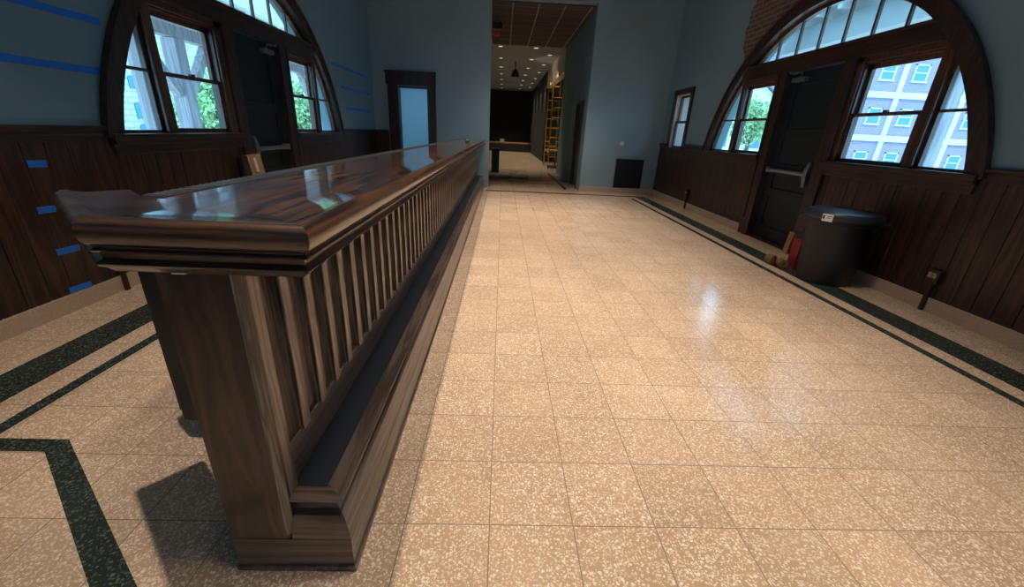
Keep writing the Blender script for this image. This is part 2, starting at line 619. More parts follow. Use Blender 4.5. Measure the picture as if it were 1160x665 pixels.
# ------------------------------------------------------------------ side walls with the arched openings
def arch_wall(s, X, C, name, label, notch=None):
    """s=+1 right wall, -1 left wall"""
    fn = lambda a, b, d: (X + s * d, a, b)
    mb = MB()
    zb = 1.14
    th = math.asin((zb - ARC_Z) / (ARC_R - 0.035))
    R = ARC_R - 0.035
    CA = C + AO
    arc = [(CA + R * math.cos(t), ARC_Z + R * math.sin(t)) for t in [PI - th - (PI - 2 * th) * i / 48 for i in range(49)]]
    y_end = YB + 0.2
    wy0, wy1 = (9.22, 10.02) if s > 0 else (None, None)
    ye = wy0 if s > 0 else y_end
    top = arc[24]
    # left half and right half (simple polygons)
    mb.prism([(Y0, zb)] + arc[:25] + [(top[0], HC), (Y0, HC)], fn, 0, 0.30)
    mb.prism([(ye, HC), (top[0], HC)] + arc[24:] + [(ye, zb)], fn, 0, 0.30)
    # below the sill, either side of the door
    d0, d1 = C - 0.56, C + 0.56
    mb.prism([(Y0, 0), (d0, 0), (d0, zb), (Y0, zb)], fn, 0, 0.38)
    mb.prism([(d1, 0), (ye, 0), (ye, zb), (d1, zb)], fn, 0, 0.38)
    if s > 0:
        mb.prism([(wy0, 0), (wy1, 0), (wy1, 1.12), (wy0, 1.12)], fn, 0, 0.38)
        mb.prism([(wy0, 2.26), (wy1, 2.26), (wy1, HC), (wy0, HC)], fn, 0, 0.38)
        mb.prism([(wy1, 0), (y_end, 0), (y_end, HC), (wy1, HC)], fn, 0, 0.38)
    o = mb.done(name, M['wall'])
    structure(o, label, 'wall')


arch_wall(1, XR, CR, 'wall_right', 'blue-grey painted right wall with the arched opening')
arch_wall(-1, XL, CL, 'wall_left', 'blue-grey painted left wall with the arched opening')

# wall behind the camera, hall ceiling
structure(MB().box(XL - 0.4, -1.6, Y0 - 0.2, Y0, 0, HC).box(2.6, XR + 0.4, Y0 - 0.2, Y0, 0, HC).box(-1.6, 2.6, Y0 - 0.2, Y0, 0, 2.0).box(-1.6, 2.6, Y0 - 0.2, Y0, 2.7, HC).done('wall_back', M['wall']), 'blue-grey wall at the near end of the hall', 'wall')
structure(MB().box(XL - 0.4, XR + 0.4, Y0 - 0.2, YB + 0.2, HC, HC + 0.15).done('ceiling', M['ceil']), 'pale ceiling of the hall', 'ceiling')

bw = empty('window_30', (0.5, Y0, 2.0), 'wide window in the wall at the near end of the hall', 'window', kind='structure')
mb = MB().box(-1.6, 2.6, Y0 - 0.15, Y0 + 0.02, 2.0, 2.06).box(-1.6, 2.6, Y0 - 0.15, Y0 + 0.02, 2.64, 2.7)
for k in range(5):
    x = -1.57 + 1.03 * k
    mb.box(x - 0.04, x + 0.04, Y0 - 0.13, Y0 + 0.01, 2.05, 2.65)
mb.done('frame', M['casing'], bw)
for k in range(4):
    x = -1.53 + 1.03 * k
    MB().box(x, x + 0.95, Y0 - 0.08, Y0 - 0.075, 2.06, 2.64).done('pane', M['glass'], bw)

# far wall left part with the door opening
DX0, DX1, DZ = -2.47, -1.75, 2.18
mb = MB()
mb.box(XL - 0.3, DX0, YB, YB + 0.2, 0, HC).box(DX0, DX1, YB, YB + 0.2, DZ, HC).box(DX1, -0.33, YB, YB + 0.2, 0, HC)
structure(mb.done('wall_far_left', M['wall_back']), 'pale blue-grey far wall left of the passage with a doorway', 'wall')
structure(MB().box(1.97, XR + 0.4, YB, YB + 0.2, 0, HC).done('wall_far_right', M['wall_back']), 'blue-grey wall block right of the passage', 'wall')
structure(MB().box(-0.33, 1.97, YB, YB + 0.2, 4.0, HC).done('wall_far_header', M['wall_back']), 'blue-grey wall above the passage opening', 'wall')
structure(MB().box(1.965, XR - 0.02, YB - 0.022, YB, 0, 0.13).done('baseboard_far_right', M['base']), 'tan terrazzo baseboard on the wall block', 'baseboard')
structure(MB().box(-0.345, -0.33, YB - 0.01, YB + 0.2, 0, 0.13).done('baseboard_far_left', M['base']), 'tan terrazzo baseboard at the passage corner', 'baseboard')

# ------------------------------------------------------------------ passage and far room
mb = MB()
mb.box(1.97, 2.17, YB + 0.2, 11.05, 0, 4.0).box(1.97, 2.17, 11.05, 12.05, 2.1, 4.0).box(1.97, 2.17, 12.05, 15.3, 0, 4.0)
structure(mb.done('wall_passage_right', M['wall']), 'blue-grey right wall of the passage', 'wall')
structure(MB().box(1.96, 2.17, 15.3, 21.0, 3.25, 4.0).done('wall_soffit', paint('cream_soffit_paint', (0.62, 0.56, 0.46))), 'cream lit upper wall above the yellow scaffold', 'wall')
structure(MB().box(1.97, 2.17, 21.0, 32.0, 0, 4.0).done('wall_hall_right', M['black_wall']), 'black right wall of the far room', 'wall')
structure(MB().box(-1.7, -1.5, YB + 0.2, 32.0, 0, 4.0).done('wall_passage_left', M['wall']), 'blue-grey left wall of the passage', 'wall')
structure(MB().box(-1.7, 2.2, 32.0, 32.2, 0, 4.0).done('wall_end', M['black_wall']), 'black end wall of the far room', 'wall')
structure(MB().box(6.0, 6.2, 13.0, 22.0, 0, 4.0).box(2.17, 6.2, 22.0, 22.2, 0, 4.0).box(2.17, 6.2, 13, 13.2, 0, 4.0).done('wall_side_room', M['wall']), 'wall of the side room behind the scaffold', 'wall')
structure(MB().box(-1.7, 6.2, YB + 0.2, 32.2, 4.0, 4.12).done('ceiling_far', M['ceil_far']), 'blue-grey ceiling of the far room', 'ceiling')
structure(MB().box(-1.5, 1.97, YB + 0.2, 15.5, 3.97, 3.998).done('ceiling_passage', M['ceil_tile']), 'dark tile ceiling of the passage', 'ceiling')
mb = MB()
for k in range(-2, 4):
    x = 0.13 + 0.585 * k
    if -1.45 < x < 1.95:
        mb.box(x - 0.014, x + 0.014, YB + 0.2, 15.5, 3.955, 3.972)
for k in range(8):
    y = YB + 0.5 + 0.61 * k
    mb.box(-1.5, 1.97, y - 0.0025, y + 0.0025, 3.966, 3.971)
structure(mb.done('trim_7', M['tbar']), 'metal grid of the passage tile ceiling', 'ceiling grid')
# passage side door (dark), closed
d = empty('door_4', (1.97, 11.55, 0), 'dark closed door in the right wall of the passage', 'door', kind='structure')
MB().box(2.03, 2.08, 11.08, 12.02, 0.01, 2.07).box(2.018, 2.032, 11.2, 11.9, 0.25, 0.95).box(2.018, 2.032, 11.2, 11.9, 1.1, 1.95).done('leaf', M['black'], d)
MB().box(1.95, 2.17, 11.03, 11.08, 0, 2.12).box(1.95, 2.17, 12.02, 12.07, 0, 2.12).box(1.95, 2.17, 11.03, 12.07, 2.07, 2.13).done('frame', M['casing'], d)

st = empty('stage_platform', (0.2, 31.2, 0), 'low dark wood platform before the black end wall of the far room', 'platform')
MB().box(-1.49, 1.96, 30.6, 31.95, 0.02, 0.52).done('riser', M['casing_h'], st)
MB().box(-1.49, 1.96, 30.52, 31.95, 0.52, 0.60, 0.01).done('top_edge', M['pine'], st)
sb = empty('white_box', (-0.05, 31.0, 0.6), 'small white box lying on the dark platform in the far room', 'box')
MB().box(-0.2, 0.1, 30.85, 31.1, 0.6, 0.78, 0.01).done('body', M['white'], sb)
MB().box(-0.2, 0.1, 30.84, 31.11, 0.78, 0.81, 0.008).done('lid', M['white'], sb)

# recessed lights
proto = None
rows = []
for k in range(7):
    rows += [(-0.18, 15.95 + 2.4 * k), (1.02, 15.9 + 2.4 * k)]
for k in range(6):
    rows.append((1.62, 17.1 + 2.4 * k))
for i, (x, y) in enumerate(rows):
    if proto is None:
        proto = empty('recessed_light', (x, y, 4.0), '', 'ceiling light')
        MB().lathe([(0.09, 3.999), (0.095, 3.985), (0.07, 3.982), (0.068, 3.995)], (x, y, 0), 20).done('trim_ring', M['white'], proto, True)
        MB().lathe([(0.067, 3.994), (0.06, 3.984), (0.03, 3.981)], (x, y, 0), 20).done('lens', M['lens'], proto, True)
        o = proto
    else:
        o = copy_tree(proto)
        o.location = (x, y, 4.0)
    tag(o, 'small round recessed light in the blue-grey ceiling of the far room', 'ceiling light', 'recessed lights in the far room ceiling')
    sp = spot('recessed_lamp', (x, y, 3.96), (x, y, 0), CORRIDOR_LAMP_W, 75, col=(1, 0.86, 0.66), blend=0.8)

# exit sign with emergency light, hanging speaker
e = empty('exit_sign', (-0.24, 12.0, 3.6), 'red lit exit sign under a black emergency lamp at the passage ceiling', 'exit sign')
MB().box(-0.33, -0.17, 11.98, 12.02, 3.56, 3.66, 0.008).done('face', M['exit'], e)
MB().box(-0.36, -0.10, 11.96, 12.06, 3.70, 3.82, 0.012).done('lamp_housing', M['black'], e)
MB().lathe([(0.045, 11.94), (0.055, 11.955), (0.05, 11.97)], (-0.30, 0, 3.80), 16, 'Y').lathe([(0.045, 11.94), (0.055, 11.955), (0.05, 11.97)], (-0.16, 0, 3.80), 16, 'Y').done('lamp_head', M['blackplastic'], e, True)
MB().tube((-0.24, 12.01, 3.8), (-0.24, 12.01, 3.97), 0.015).done('stem', M['black'], e)
hs = empty('pendant_speaker', (0.42, 19.0, 4.0), 'small black pendant hanging from the far room ceiling', 'speaker')
MB().tube((0.42, 19.0, 3.999), (0.42, 19.0, 3.72), 0.02).done('stem', M['black'], hs)
MB().lathe([(0.05, 3.72), (0.11, 3.66), (0.17, 3.46), (0.15, 3.42)], (0.42, 19.0, 0), 24).done('body', M['black'], hs, True)

# ------------------------------------------------------------------ room behind the far left door
structure(MB().box(-3.6, -3.5, YB + 0.2, 14.5, 0, 3.0).box(-3.6, -1.5, 14.5, 14.6, 0, 3.0).done('wall_side_office', M['room_blue']), 'pale blue wall of the room behind the far left doorway', 'wall')
structure(MB().box(-3.6, -1.7, YB + 0.2, 14.6, 3.0, 3.1).done('ceiling_side_office', M['ceil_office']), 'ceiling of the room behind the far left doorway', 'ceiling')
d = empty('door_5', (-2.05, 14.49, 0), 'dark door seen through the far left doorway', 'door', kind='structure')
MB().box(-2.38, -1.55, 14.44, 14.5, 0, 2.05).done('leaf', M['casing'], d)
# daylight of that small room: added cool lamp with a housing on its ceiling
fx = empty('daylight_fill', (-2.7, 12.6, 3.0), 'added daylight lamp on the ceiling of the small room behind the far doorway', 'ceiling light')
MB().box(-2.85, -2.55, 12.0, 13.2, 2.95, 2.999, 0.01).done('housing', M['white'], fx)
la = bpy.data.lights.new('daylight_fill_lamp', 'AREA'); la.shape = 'RECTANGLE'; la.size = 0.25; la.size_y = 1.1; la.energy = 30; la.color = (0.38, 0.74, 1.0)
lo = bpy.data.objects.new('daylight_fill_lamp', la); COL.objects.link(lo); lo.location = (-2.7, 12.6, 2.93)

# far left door casing
d = empty('door_3', (-2.1, YB, 0), 'dark wood cased doorway in the far left wall', 'door', kind='structure')
MB().box(DX0 - 0.21, DX0 + 0.02, YB - 0.04, YB, 0, DZ + 0.02).done('jamb', M['casing'], d)
MB().box(DX1 - 0.02, DX1 + 0.17, YB - 0.04, YB, 0, DZ + 0.02).done('jamb', M['casing'], d)
MB().box(DX0 - 0.24, DX1 + 0.18, YB - 0.05, YB, DZ + 0.02, DZ + 0.27).box(DX0 - 0.26, DX1 + 0.19, YB - 0.07, YB, DZ + 0.27, DZ + 0.31).done('head_casing', M['casing'], d)
MB().box(DX0, DX0 + 0.03, YB - 0.01, YB + 0.22, 0, DZ).box(DX1 - 0.03, DX1, YB - 0.01, YB + 0.22, 0, DZ).box(DX0, DX1, YB - 0.01, YB + 0.22, DZ - 0.03, DZ).done('reveal', M['casing'], d)

# ------------------------------------------------------------------ wainscot, baseboards
def wainscot(s, X, y0, y1, name, label, off):
    mb = MB()
    w = 0.1475
    fx = lambda d: X - s * d
    y = y0
    k0 = math.floor((y0 - off) / w)
    k = k0
    while off + w * k < y1:
        a, b = max(y0, off + w * k + 0.003), min(y1, off + w * (k + 1) - 0.003)
        if b - a > 0.01:
            c = 0.002
            pts = [(a, 0), (a, 0.014), (a + c, 0.016), (b - c, 0.016), (b, 0.014), (b, 0)]
            mb.prism(pts, lambda p, q, d: (fx(q), p, d), 0.125, 1.13)
        k += 1
    mb.prism([(y0, 0.0005), (y0, 0.003), (y1, 0.003), (y1, 0.0005)], lambda p, q, d: (fx(q), p, d), 0.125, 1.13)
    o = mb.done(name, M['wains'])
    structure(o, label, 'wainscot')


def cap_rail(s, X, y0, y1, name, label):
    prof = [(0.0, 1.125), (0.024, 1.125), (0.024, 1.165), (0.030, 1.172), (0.030, 1.188), (0.046, 1.200), (0.046, 1.222), (0.038, 1.23), (0, 1.23)]
    o = MB().prism(prof, lambda a, b, d: (X - s * a, d, b), y0, y1).done(name, M['casing_h'])
    structure(o, label, 'chair rail')


def baseboard(s, X, y0, y1, name, label):
    prof = [(0, 0), (0.02, 0), (0.02, 0.115), (0.012, 0.128), (0, 0.128)]
    o = MB().prism(prof, lambda a, b, d: (X - s * a, d, b), y0, y1).done(name, M['base'])
    structure(o, label, 'baseboard')


TH = math.asin((1.18 - ARC_Z) / ARC_R)
HW = ARC_R * math.cos(TH)       # half width of the casing at rail height
for s, X, C, side, off in ((1, XR, CR, 'right', 2.66), (-1, XL, CL, 'left', 2.76)):
    t = {'right': 10, 'left': 20}[side]
    wainscot(s, X, Y0, C - 0.68, f'trim_{t}', f'dark wood board wainscot on the {side} wall, near side of the door', off)
    wainscot(s, X, C + 0.68, YB, f'trim_{t+1}', f'dark wood board wainscot on the {side} wall, far side of the door', off)
    C_ = C + AO
    cap_rail(s, X, Y0, C_ - HW + 0.02, f'trim_{t+2}', f'dark moulded rail capping the {side} wainscot, near side of the arch')
    if side == 'right':
        cap_rail(s, X, C_ + HW - 0.02, 9.12, f'trim_{t+3}', 'dark moulded rail capping the right wainscot between arch and small window')
        cap_rail(s, X, 10.12, YB, f'trim_{t+6}', 'dark moulded rail capping the right wainscot in the far corner')
    else:
        cap_rail(s, X, C_ + HW - 0.02, YB, f'trim_{t+3}', 'dark moulded rail capping the left wainscot beyond the arch')
    baseboard(s, X, Y0, C - 0.68, f'baseboard_{side}', f'tan terrazzo baseboard on the {side} wall, near side of the door')
    baseboard(s, X, C + 0.68, YB, f'baseboard_{side}_2', f'tan terrazzo baseboard on the {side} wall, far side of the door')
mb = MB()
for k in range(3):
    x0 = -3.0 + 0.1 * k
    mb.box(x0 + 0.002, x0 + 0.098, YB - 0.016, YB, 0.125, 1.13)
structure(mb.done('trim_30', M['wains']), 'dark wood boards in the far left corner beside the doorway', 'wainscot')
structure(MB().box(-3.0, -2.71, YB - 0.04, YB, 1.13, 1.23).done('trim_31', M['casing_h']), 'dark rail in the far left corner beside the doorway', 'chair rail')

# ------------------------------------------------------------------ the arched window and door units
wn = [0]


def arch_unit(s, X, C, side):
    fn = lambda u, z, d: (X + s * d, C + u, z)     # d > 0 outward
    def bx(mb, u0, u1, z0, z1, d0, d1, bev=0.0):
        return mb.box(X + s * d0, X + s * d1, C + u0, C + u1, z0, z1, bev)
    th = math.asin((1.14 - ARC_Z) / ARC_R)
    # --- casing and posts
    t = empty('trim_40' if s > 0 else 'trim_41', (X, C, 1.14), f'dark wood arch casing with posts and rails on the {side} wall', 'arch casing', kind='structure')
    mb = MB()
    th = math.asin((1.15 - ARC_Z) / ARC_R)
    mb.arcband((AO, ARC_Z), ARC_IN + 0.0, ARC_R, th, PI - th, fn, -0.045, 0.11, 72)
    mb.arcband((AO, ARC_Z), ARC_R - 0.035, ARC_R + 0.008, th, PI - th, fn, -0.062, -0.02, 72)
    mb.done('arch', M['casing'], t, True)
    # transom rail
    hw = math.sqrt(ARC_IN ** 2 - (2.40 - ARC_Z) ** 2) + 0.05
    mb = MB()
    bx(mb, -hw, hw, 2.245, 2.43, -0.03, 0.16, 0.006)
    bx(mb, -hw + 0.05, hw - 0.05, 2.41, 2.44, -0.045, 0.05, 0.006)
    mb.done('transom_rail', M['casing_h'], t)
    for sg in (-1, 1):
        u_m, u_c = (1.63, 0.765 if s > 0 else 0.80) if sg < 0 else (1.53, 0.74)
        # door jamb posts, wide casing to the window
        mb = MB()
        bx(mb, sg * 0.50, sg * 0.69, 0, 2.25, -0.03, 0.16, 0.004)
        bx(mb, sg * 0.66, sg * 0.70, 0, 2.25, -0.045, 0.0, 0.004)
        mb.done('door_post', M['casing'], t)
        mb = MB()
        bx(mb, sg * 0.475, sg * 0.71, 0, 0.26, -0.05, 0.10, 0.005)
        mb.done('plinth_block', M['casing'], t)
        # mullion between double hung and side light
        mb = MB()
        bx(mb, sg * u_m, sg * (u_m + 0.10), 1.16, 2.25, -0.012, 0.08, 0.004)
        mb.done('mullion', M['sash'], t)
        # casing frame around the double hung
        mb = MB()
        bx(mb, sg * 0.69, sg * u_c, 1.14, 2.25, -0.012, 0.10, 0.004)
        bx(mb, sg * 0.69, sg * (u_m + 0.02), 2.188, 2.25, -0.012, 0.10, 0.004)
        mb.done('window_casing', M['sash'], t)
        # sill and apron
        mb = MB()
        e = 2.38
        bx(mb, sg * 0.66, sg * e, 1.135, 1.175, -0.085, 0.18, 0.006)
        bx(mb, sg * 0.68, sg * (e - 0.02), 1.02, 1.135, -0.04, 0.02, 0.004)
        bx(mb, sg * 0.68, sg * (e - 0.02), 1.095, 1.135, -0.062, 0.0, 0.004)
        mb.done('sill', M['casing_h'], t)
    # --- fan light
    wn[0] += 1
    f = empty(f'window_{wn[0]}', (X, C, 2.44), f'fanlight of upright panes under the {side} arch', 'window', kind='structure')
    Ri = ARC_IN - 0.02
    MB().arcband((AO, ARC_Z), Ri - 0.02, ARC_IN + 0.01, math.asin((2.43 - ARC_Z) / ARC_IN), PI - math.asin((2.43 - ARC_Z) / ARC_IN), fn, 0.06, 0.12, 48).done('frame', M['sash'], f)
    us = (-1.03, -0.62, -0.207, 0.207, 0.62, 1.03)
    for u in us:
        zt = ARC_Z + math.sqrt(Ri ** 2 - (u - AO) ** 2)
        mb = MB()
        bx(mb, u - 0.014, u + 0.014, 2.42, zt, 0.075, 0.105)
        mb.done('muntin', M['sash'], f)
    hw2 = math.sqrt(Ri ** 2 - (2.44 - ARC_Z) ** 2)
    edges = (AO - hw2,) + us + (AO + hw2,)
    for a, b in zip(edges[:-1], edges[1:]):
        n = 6
        pts = [(a, 2.43), (b, 2.43)]
        for i in range(n + 1):
            u = b + (a - b) * i / n
            z = ARC_Z + math.sqrt(max(0, Ri ** 2 - (u - AO) ** 2))
            if z > 2.4305:
                pts.append((u, z))
        MB().prism(pts, fn, 0.088, 0.093).done('pane', M['glass'], f)
    # --- double hung windows and side lights
    for sg, nm in ((-1, 'near'), (1, 'far')):
        wn[0] += 1
        h = empty(f'window_{wn[0]}', (X, C + sg * 1.2, 1.175), f'double hung wood window on the {nm} side of the {side} wall door', 'window', kind='structure')
        u0, u1 = (-0.765 if s > 0 else -0.80, -1.63) if sg < 0 else (0.74, 1.53)
        mb = MB()
        bx(mb, u0, u0 + sg * 0.018, 1.175, 2.19, 0.01, 0.11)
        bx(mb, u1 - sg * 0.018, u1, 1.175, 2.19, 0.01, 0.11)
        bx(mb, u0, u1, 2.168, 2.192, 0.01, 0.11)
        mb.done('frame', M['sash'], h)
        for kind, z0, z1, da, db in (('lower_sash', 1.175, 1.685, 0.02, 0.055), ('upper_sash', 1.66, 2.17, 0.06, 0.095)):
            mb = MB()
            a, b = u0 + sg * 0.018, u1 - sg * 0.018
            st_ = 0.038
            lo_, hi_ = (0.07, 0.035) if kind == 'lower_sash' else (0.035, 0.05)
            bx(mb, a, a + sg * st_, z0, z1, da, db)
            bx(mb, b - sg * st_, b, z0, z1, da, db)
            bx(mb, a, b, z0, z0 + lo_ * 0.6, da, db)
            bx(mb, a, b, z1 - hi_, z1, da, db)
            sash = mb.done(kind, M['sash'], h)
            mb = MB()
            bx(mb, a + sg * st_ * 0.8, b - sg * st_ * 0.8, z0 + 0.03, z1 - 0.03, (da + db) / 2 - 0.002, (da + db) / 2 + 0.002)
            mb.done('pane', M['glass'], sash)
        mb = MB()
        um = (u0 + u1) / 2
        bx(mb, um - 0.025, um + 0.025, 1.685, 1.705, 0.015, 0.05, 0.004)
        mb.done('sash_lock', M['bronze'], h)
        # side light, bounded by the arch
        wn[0] += 1
        g = empty(f'window_{wn[0]}', (X, C + sg * 2.0, 1.175), f'curved side light beside the {nm} window on the {side} wall', 'window', kind='structure')
        ua = 1.73 if sg < 0 else 1.63
        ao = AO * sg
        zt = ARC_Z + math.sqrt(Ri ** 2 - (ua - ao) ** 2)
        ub = ao + math.sqrt(Ri ** 2 - (1.175 - ARC_Z) ** 2)
        n = 12
        arcp = []
        ta, tb = math.asin((1.175 - ARC_Z) / Ri), math.acos((ua - ao) / Ri)
        for i in range(n + 1):
            tt = ta + (tb - ta) * i / n
            arcp.append((AO + sg * Ri * math.cos(tt), ARC_Z + Ri * math.sin(tt)))
        MB().prism([(sg * ua, 1.175)] + arcp, fn, 0.048, 0.052).done('pane', M['glass'], g)
        mb = MB()
        tA, tB = (ta, tb) if sg > 0 else (PI - tb, PI - ta)
        mb.arcband((AO, ARC_Z), Ri - 0.025, ARC_IN + 0.01, tA, tB, fn, 0.03, 0.07, 20)
        bx(mb, sg * ua, sg * (ua + 0.03), 1.175, zt, 0.03, 0.07)
        bx(mb, sg * ua, sg * ub, 1.175, 1.20, 0.03, 0.07)
        mb.done('frame', M['sash'], g)
        mb = MB()
        ur = ao + math.sqrt(Ri ** 2 - (1.67 - ARC_Z) ** 2)
        bx(mb, sg * ua, sg * ur, 1.66, 1.685, 0.033, 0.067)
        mb.done('cross_bar', M['sash'], g)
    # --- door
    d = empty('door_1' if s > 0 else 'door_2', (X, C, 0), f'dark green panelled door with push bar in the {side} arch', 'door', kind='structure')
    mb = MB()
    W = 0.485
    bx(mb, -W, W, 0.01, 2.24, 0.085, 0.12)
    # stiles and rails
    bx(mb, -W, -W + 0.12, 0.01, 2.24, 0.065, 0.09, 0.006)
    bx(mb, W - 0.12, W, 0.01, 2.24, 0.065, 0.09, 0.006)
    for z0, z1 in ((0.01, 0.20), (0.62, 0.74), (0.93, 1.08), (1.42, 1.53), (2.08, 2.24)):
        bx(mb, -W + 0.11, W - 0.11, z0, z1, 0.066, 0.09, 0.006)
    mb.done('leaf', M['door'], d)
    mb = MB()
    bx(mb, -0.56, 0.56, 0, 0.015, -0.02, 0.38)
    mb.done('threshold', M['bronze'], d)
    # push bar with splayed end bracket (near end)
    mb = MB()
    bx(mb, -0.36, 0.44, 0.965, 1.012, -0.02, 0.012, 0.01)
    bx(mb, 0.38, 0.45, 0.95, 1.03, -0.015, 0.066, 0.01)
    mb.prism([(-0.44, 1.13), (-0.40, 1.14), (-0.34, 1.03), (-0.34, 0.95), (-0.38, 0.83), (-0.43, 0.84), (-0.405, 0.99)], fn, -0.022, 0.066)
    pb = mb.done('push_bar', M['steel'], d)
    # closer
    mb = MB()
    c0 = 0.30
    bx(mb, c0 - 0.13, c0 + 0.13, 2.11, 2.165, 0.005, 0.066, 0.01)
    mb.tube(fn(c0 - 0.02, 2.155, 0.03), fn(c0 - 0.02, 2.18, 0.03), 0.014)
    mb.tube(fn(c0 - 0.02, 2.178, 0.03), fn(c0 - 0.14, 2.20, -0.05), 0.009)
    mb.tube(fn(c0 - 0.14, 2.20, -0.05), fn(c0 + 0.12, 2.225, 0.01), 0.009)
    bx(mb, c0 + 0.08, c0 + 0.16, 2.215, 2.24, -0.03, 0.066, 0.004)
    mb.done('closer', M['steel'], d)


arch_unit(1, XR, CR, 'right')
arch_unit(-1, XL, CL, 'left')

# small double hung window far on the right wall
h = empty('window_20', (XR, 9.62, 1.15), 'small double hung window near the far right corner', 'window', kind='structure')
mb = MB()
for a, b in ((9.12, 9.24), (10.0, 10.12)):
    mb.box(XR - 0.03, XR, a, b, 1.12, 2.30, 0.004)
mb.box(XR - 0.03, XR, 9.12, 10.12, 2.24, 2.34, 0.004)
mb.box(XR - 0.06, XR + 0.3, 9.1, 10.14, 1.10, 1.15, 0.005)
mb.done('casing', M['casing'], h)
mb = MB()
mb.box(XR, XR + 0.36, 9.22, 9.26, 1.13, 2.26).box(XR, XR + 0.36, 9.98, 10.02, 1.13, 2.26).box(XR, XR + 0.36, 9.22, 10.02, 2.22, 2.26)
mb.done('frame', paint('skylit_reveal_paint', (0.50, 0.42, 0.40)), h)  # pale reveal, with the sky light on it put into the colour
for kind, z0, z1, da in (('lower_sash', 1.15, 1.70, 0.06), ('upper_sash', 1.67, 2.22, 0.10)):
    mb = MB()
    mb.box(XR + da, XR + da + 0.04, 9.26, 9.31, z0, z1).box(XR + da, XR + da + 0.04, 9.93, 9.98, z0, z1)
    mb.box(XR + da, XR + da + 0.04, 9.26, 9.98, z0, z0 + 0.045).box(XR + da, XR + da + 0.04, 9.26, 9.98, z1 - 0.04, z1)
    sh = mb.done(kind, M['sash'], h)
    MB().box(XR + da + 0.018, XR + da + 0.022, 9.30, 9.94, z0 + 0.03, z1 - 0.03).done('pane', M['glass'], sh)

# exposed brick patch with ragged plaster edge beside the right arch
pts = []
for i in range(15):
    t = math.radians(47.5 + i * 2.2)
    pts.append((CR + AO + (ARC_R + 0.005) * math.cos(t), ARC_Z + (ARC_R + 0.005) * math.sin(t)))
rag = [(6.72, 3.60), (7.0, 3.66), (7.24, 3.60), (7.42, 3.48), (7.46, 3.34), (7.55, 3.25), (7.53, 3.1), (7.60, 3.0), (7.54, 2.88), (7.56, 2.76), (7.46, 2.63)]
poly = pts + rag[:]
bo = MB().prism(poly, lambda a, b, d: (XR - d, a, b), -0.004, 0.012).done('trim_50', M['brick'])
structure(bo, 'patch of exposed old brick beside the right arch', 'brick patch')

# ------------------------------------------------------------------ the bar
bar = empty('bar_counter', (-0.6, 5.7, 0), 'long dark oak bar with battened front, foot rail and moulded top', 'bar')
P0, P1, P2, P3 = (-1.20, 1.15), (-0.862, 0.845), (-0.405, 0.845), (-0.405, 10.49)
path = [P0, P1, P2, P3]
# top boards
TOPZ = 1.118
MB().prism([(-0.865, 0.99), (-0.985, 1.10), (-0.985, 10.49), (-0.55, 10.49), (-0.55, 0.99)], lambda a, b, d: (a, b, d), 1.065, TOPZ).done('countertop', M['bar_y'], bar)
nose = [(-0.02, 1.128), (-0.008, 1.127), (0.004, 1.120), (0.011, 1.108), (0.012, 1.094), (0.006, 1.078), (-0.004, 1.069), (-0.02, 1.066), (-0.15, 1.066), (-0.15, 1.1185), (-0.05, 1.1185), (-0.03, 1.124)]


def swept(prof, m_by_seg, name):
    n = len(path)
    nor = []
    for i in range(n - 1):
        dx, dy = path[i + 1][0] - path[i][0], path[i + 1][1] - path[i][1]
        l = math.hypot(dx, dy)
        nor.append(Vector((dy / l, -dx / l)))
    mit = [nor[0]]
    for i in range(1, n - 1):
        mm = nor[i - 1] + nor[i]
        mit.append(mm / mm.dot(nor[i]))
    mit.append(nor[-1])
    for i in range(n - 1):
        mb = MB()
        rings = []
        for k in (i, i + 1):
            rings.append([mb.bm.verts.new((path[k][0] + mit[k].x * o, path[k][1] + mit[k].y * o, z)) for o, z in prof])
        q = len(prof)
        for j in range(q):
            l = (j + 1) % q
            mb.bm.faces.new((rings[0][j], rings[1][j], rings[1][l], rings[0][l]))
        mb.bm.faces.new(rings[0])
        mb.bm.faces.new(rings[1][::-1])
        mb.done(name, m_by_seg[i], bar, True)


swept(nose, [M['bar_x'], M['bar_x'], M['bar_y']], 'edge_rail')
crown = [(-0.16, 1.066), (-0.008, 1.066), (-0.010, 1.061), (-0.004, 1.057), (-0.008, 1.052), (-0.018, 1.049), (-0.020, 1.036), (-0.010, 1.031), (-0.006, 1.026), (-0.010, 1.020), (-0.022, 1.014), (-0.034, 1.002), (-0.16, 1.002)]
swept(crown, [M['bar_x'], M['bar_x'], M['bar_y']], 'crown_moulding')
# soffit under the overhang
MB().prism([(-0.845, 0.96), (-0.95, 1.08), (-0.95, 10.48), (-0.53, 10.48), (-0.53, 0.96)], lambda a, b, d: (a, b, d), 1.004, 1.066).done('sub_top', M['bar_y'], bar)
# ribbed drip rail on the rear edge
mb = MB()
mb.box(-0.985, -0.925, 1.16, 10.48, 1.112, 1.121)
y = 1.17
while y < 10.45:
    mb.box(-0.982, -0.930, y, y + 0.011, 1.121, 1.1235)
    y += 0.030
mb.done('drip_rail', M['drip'], bar)
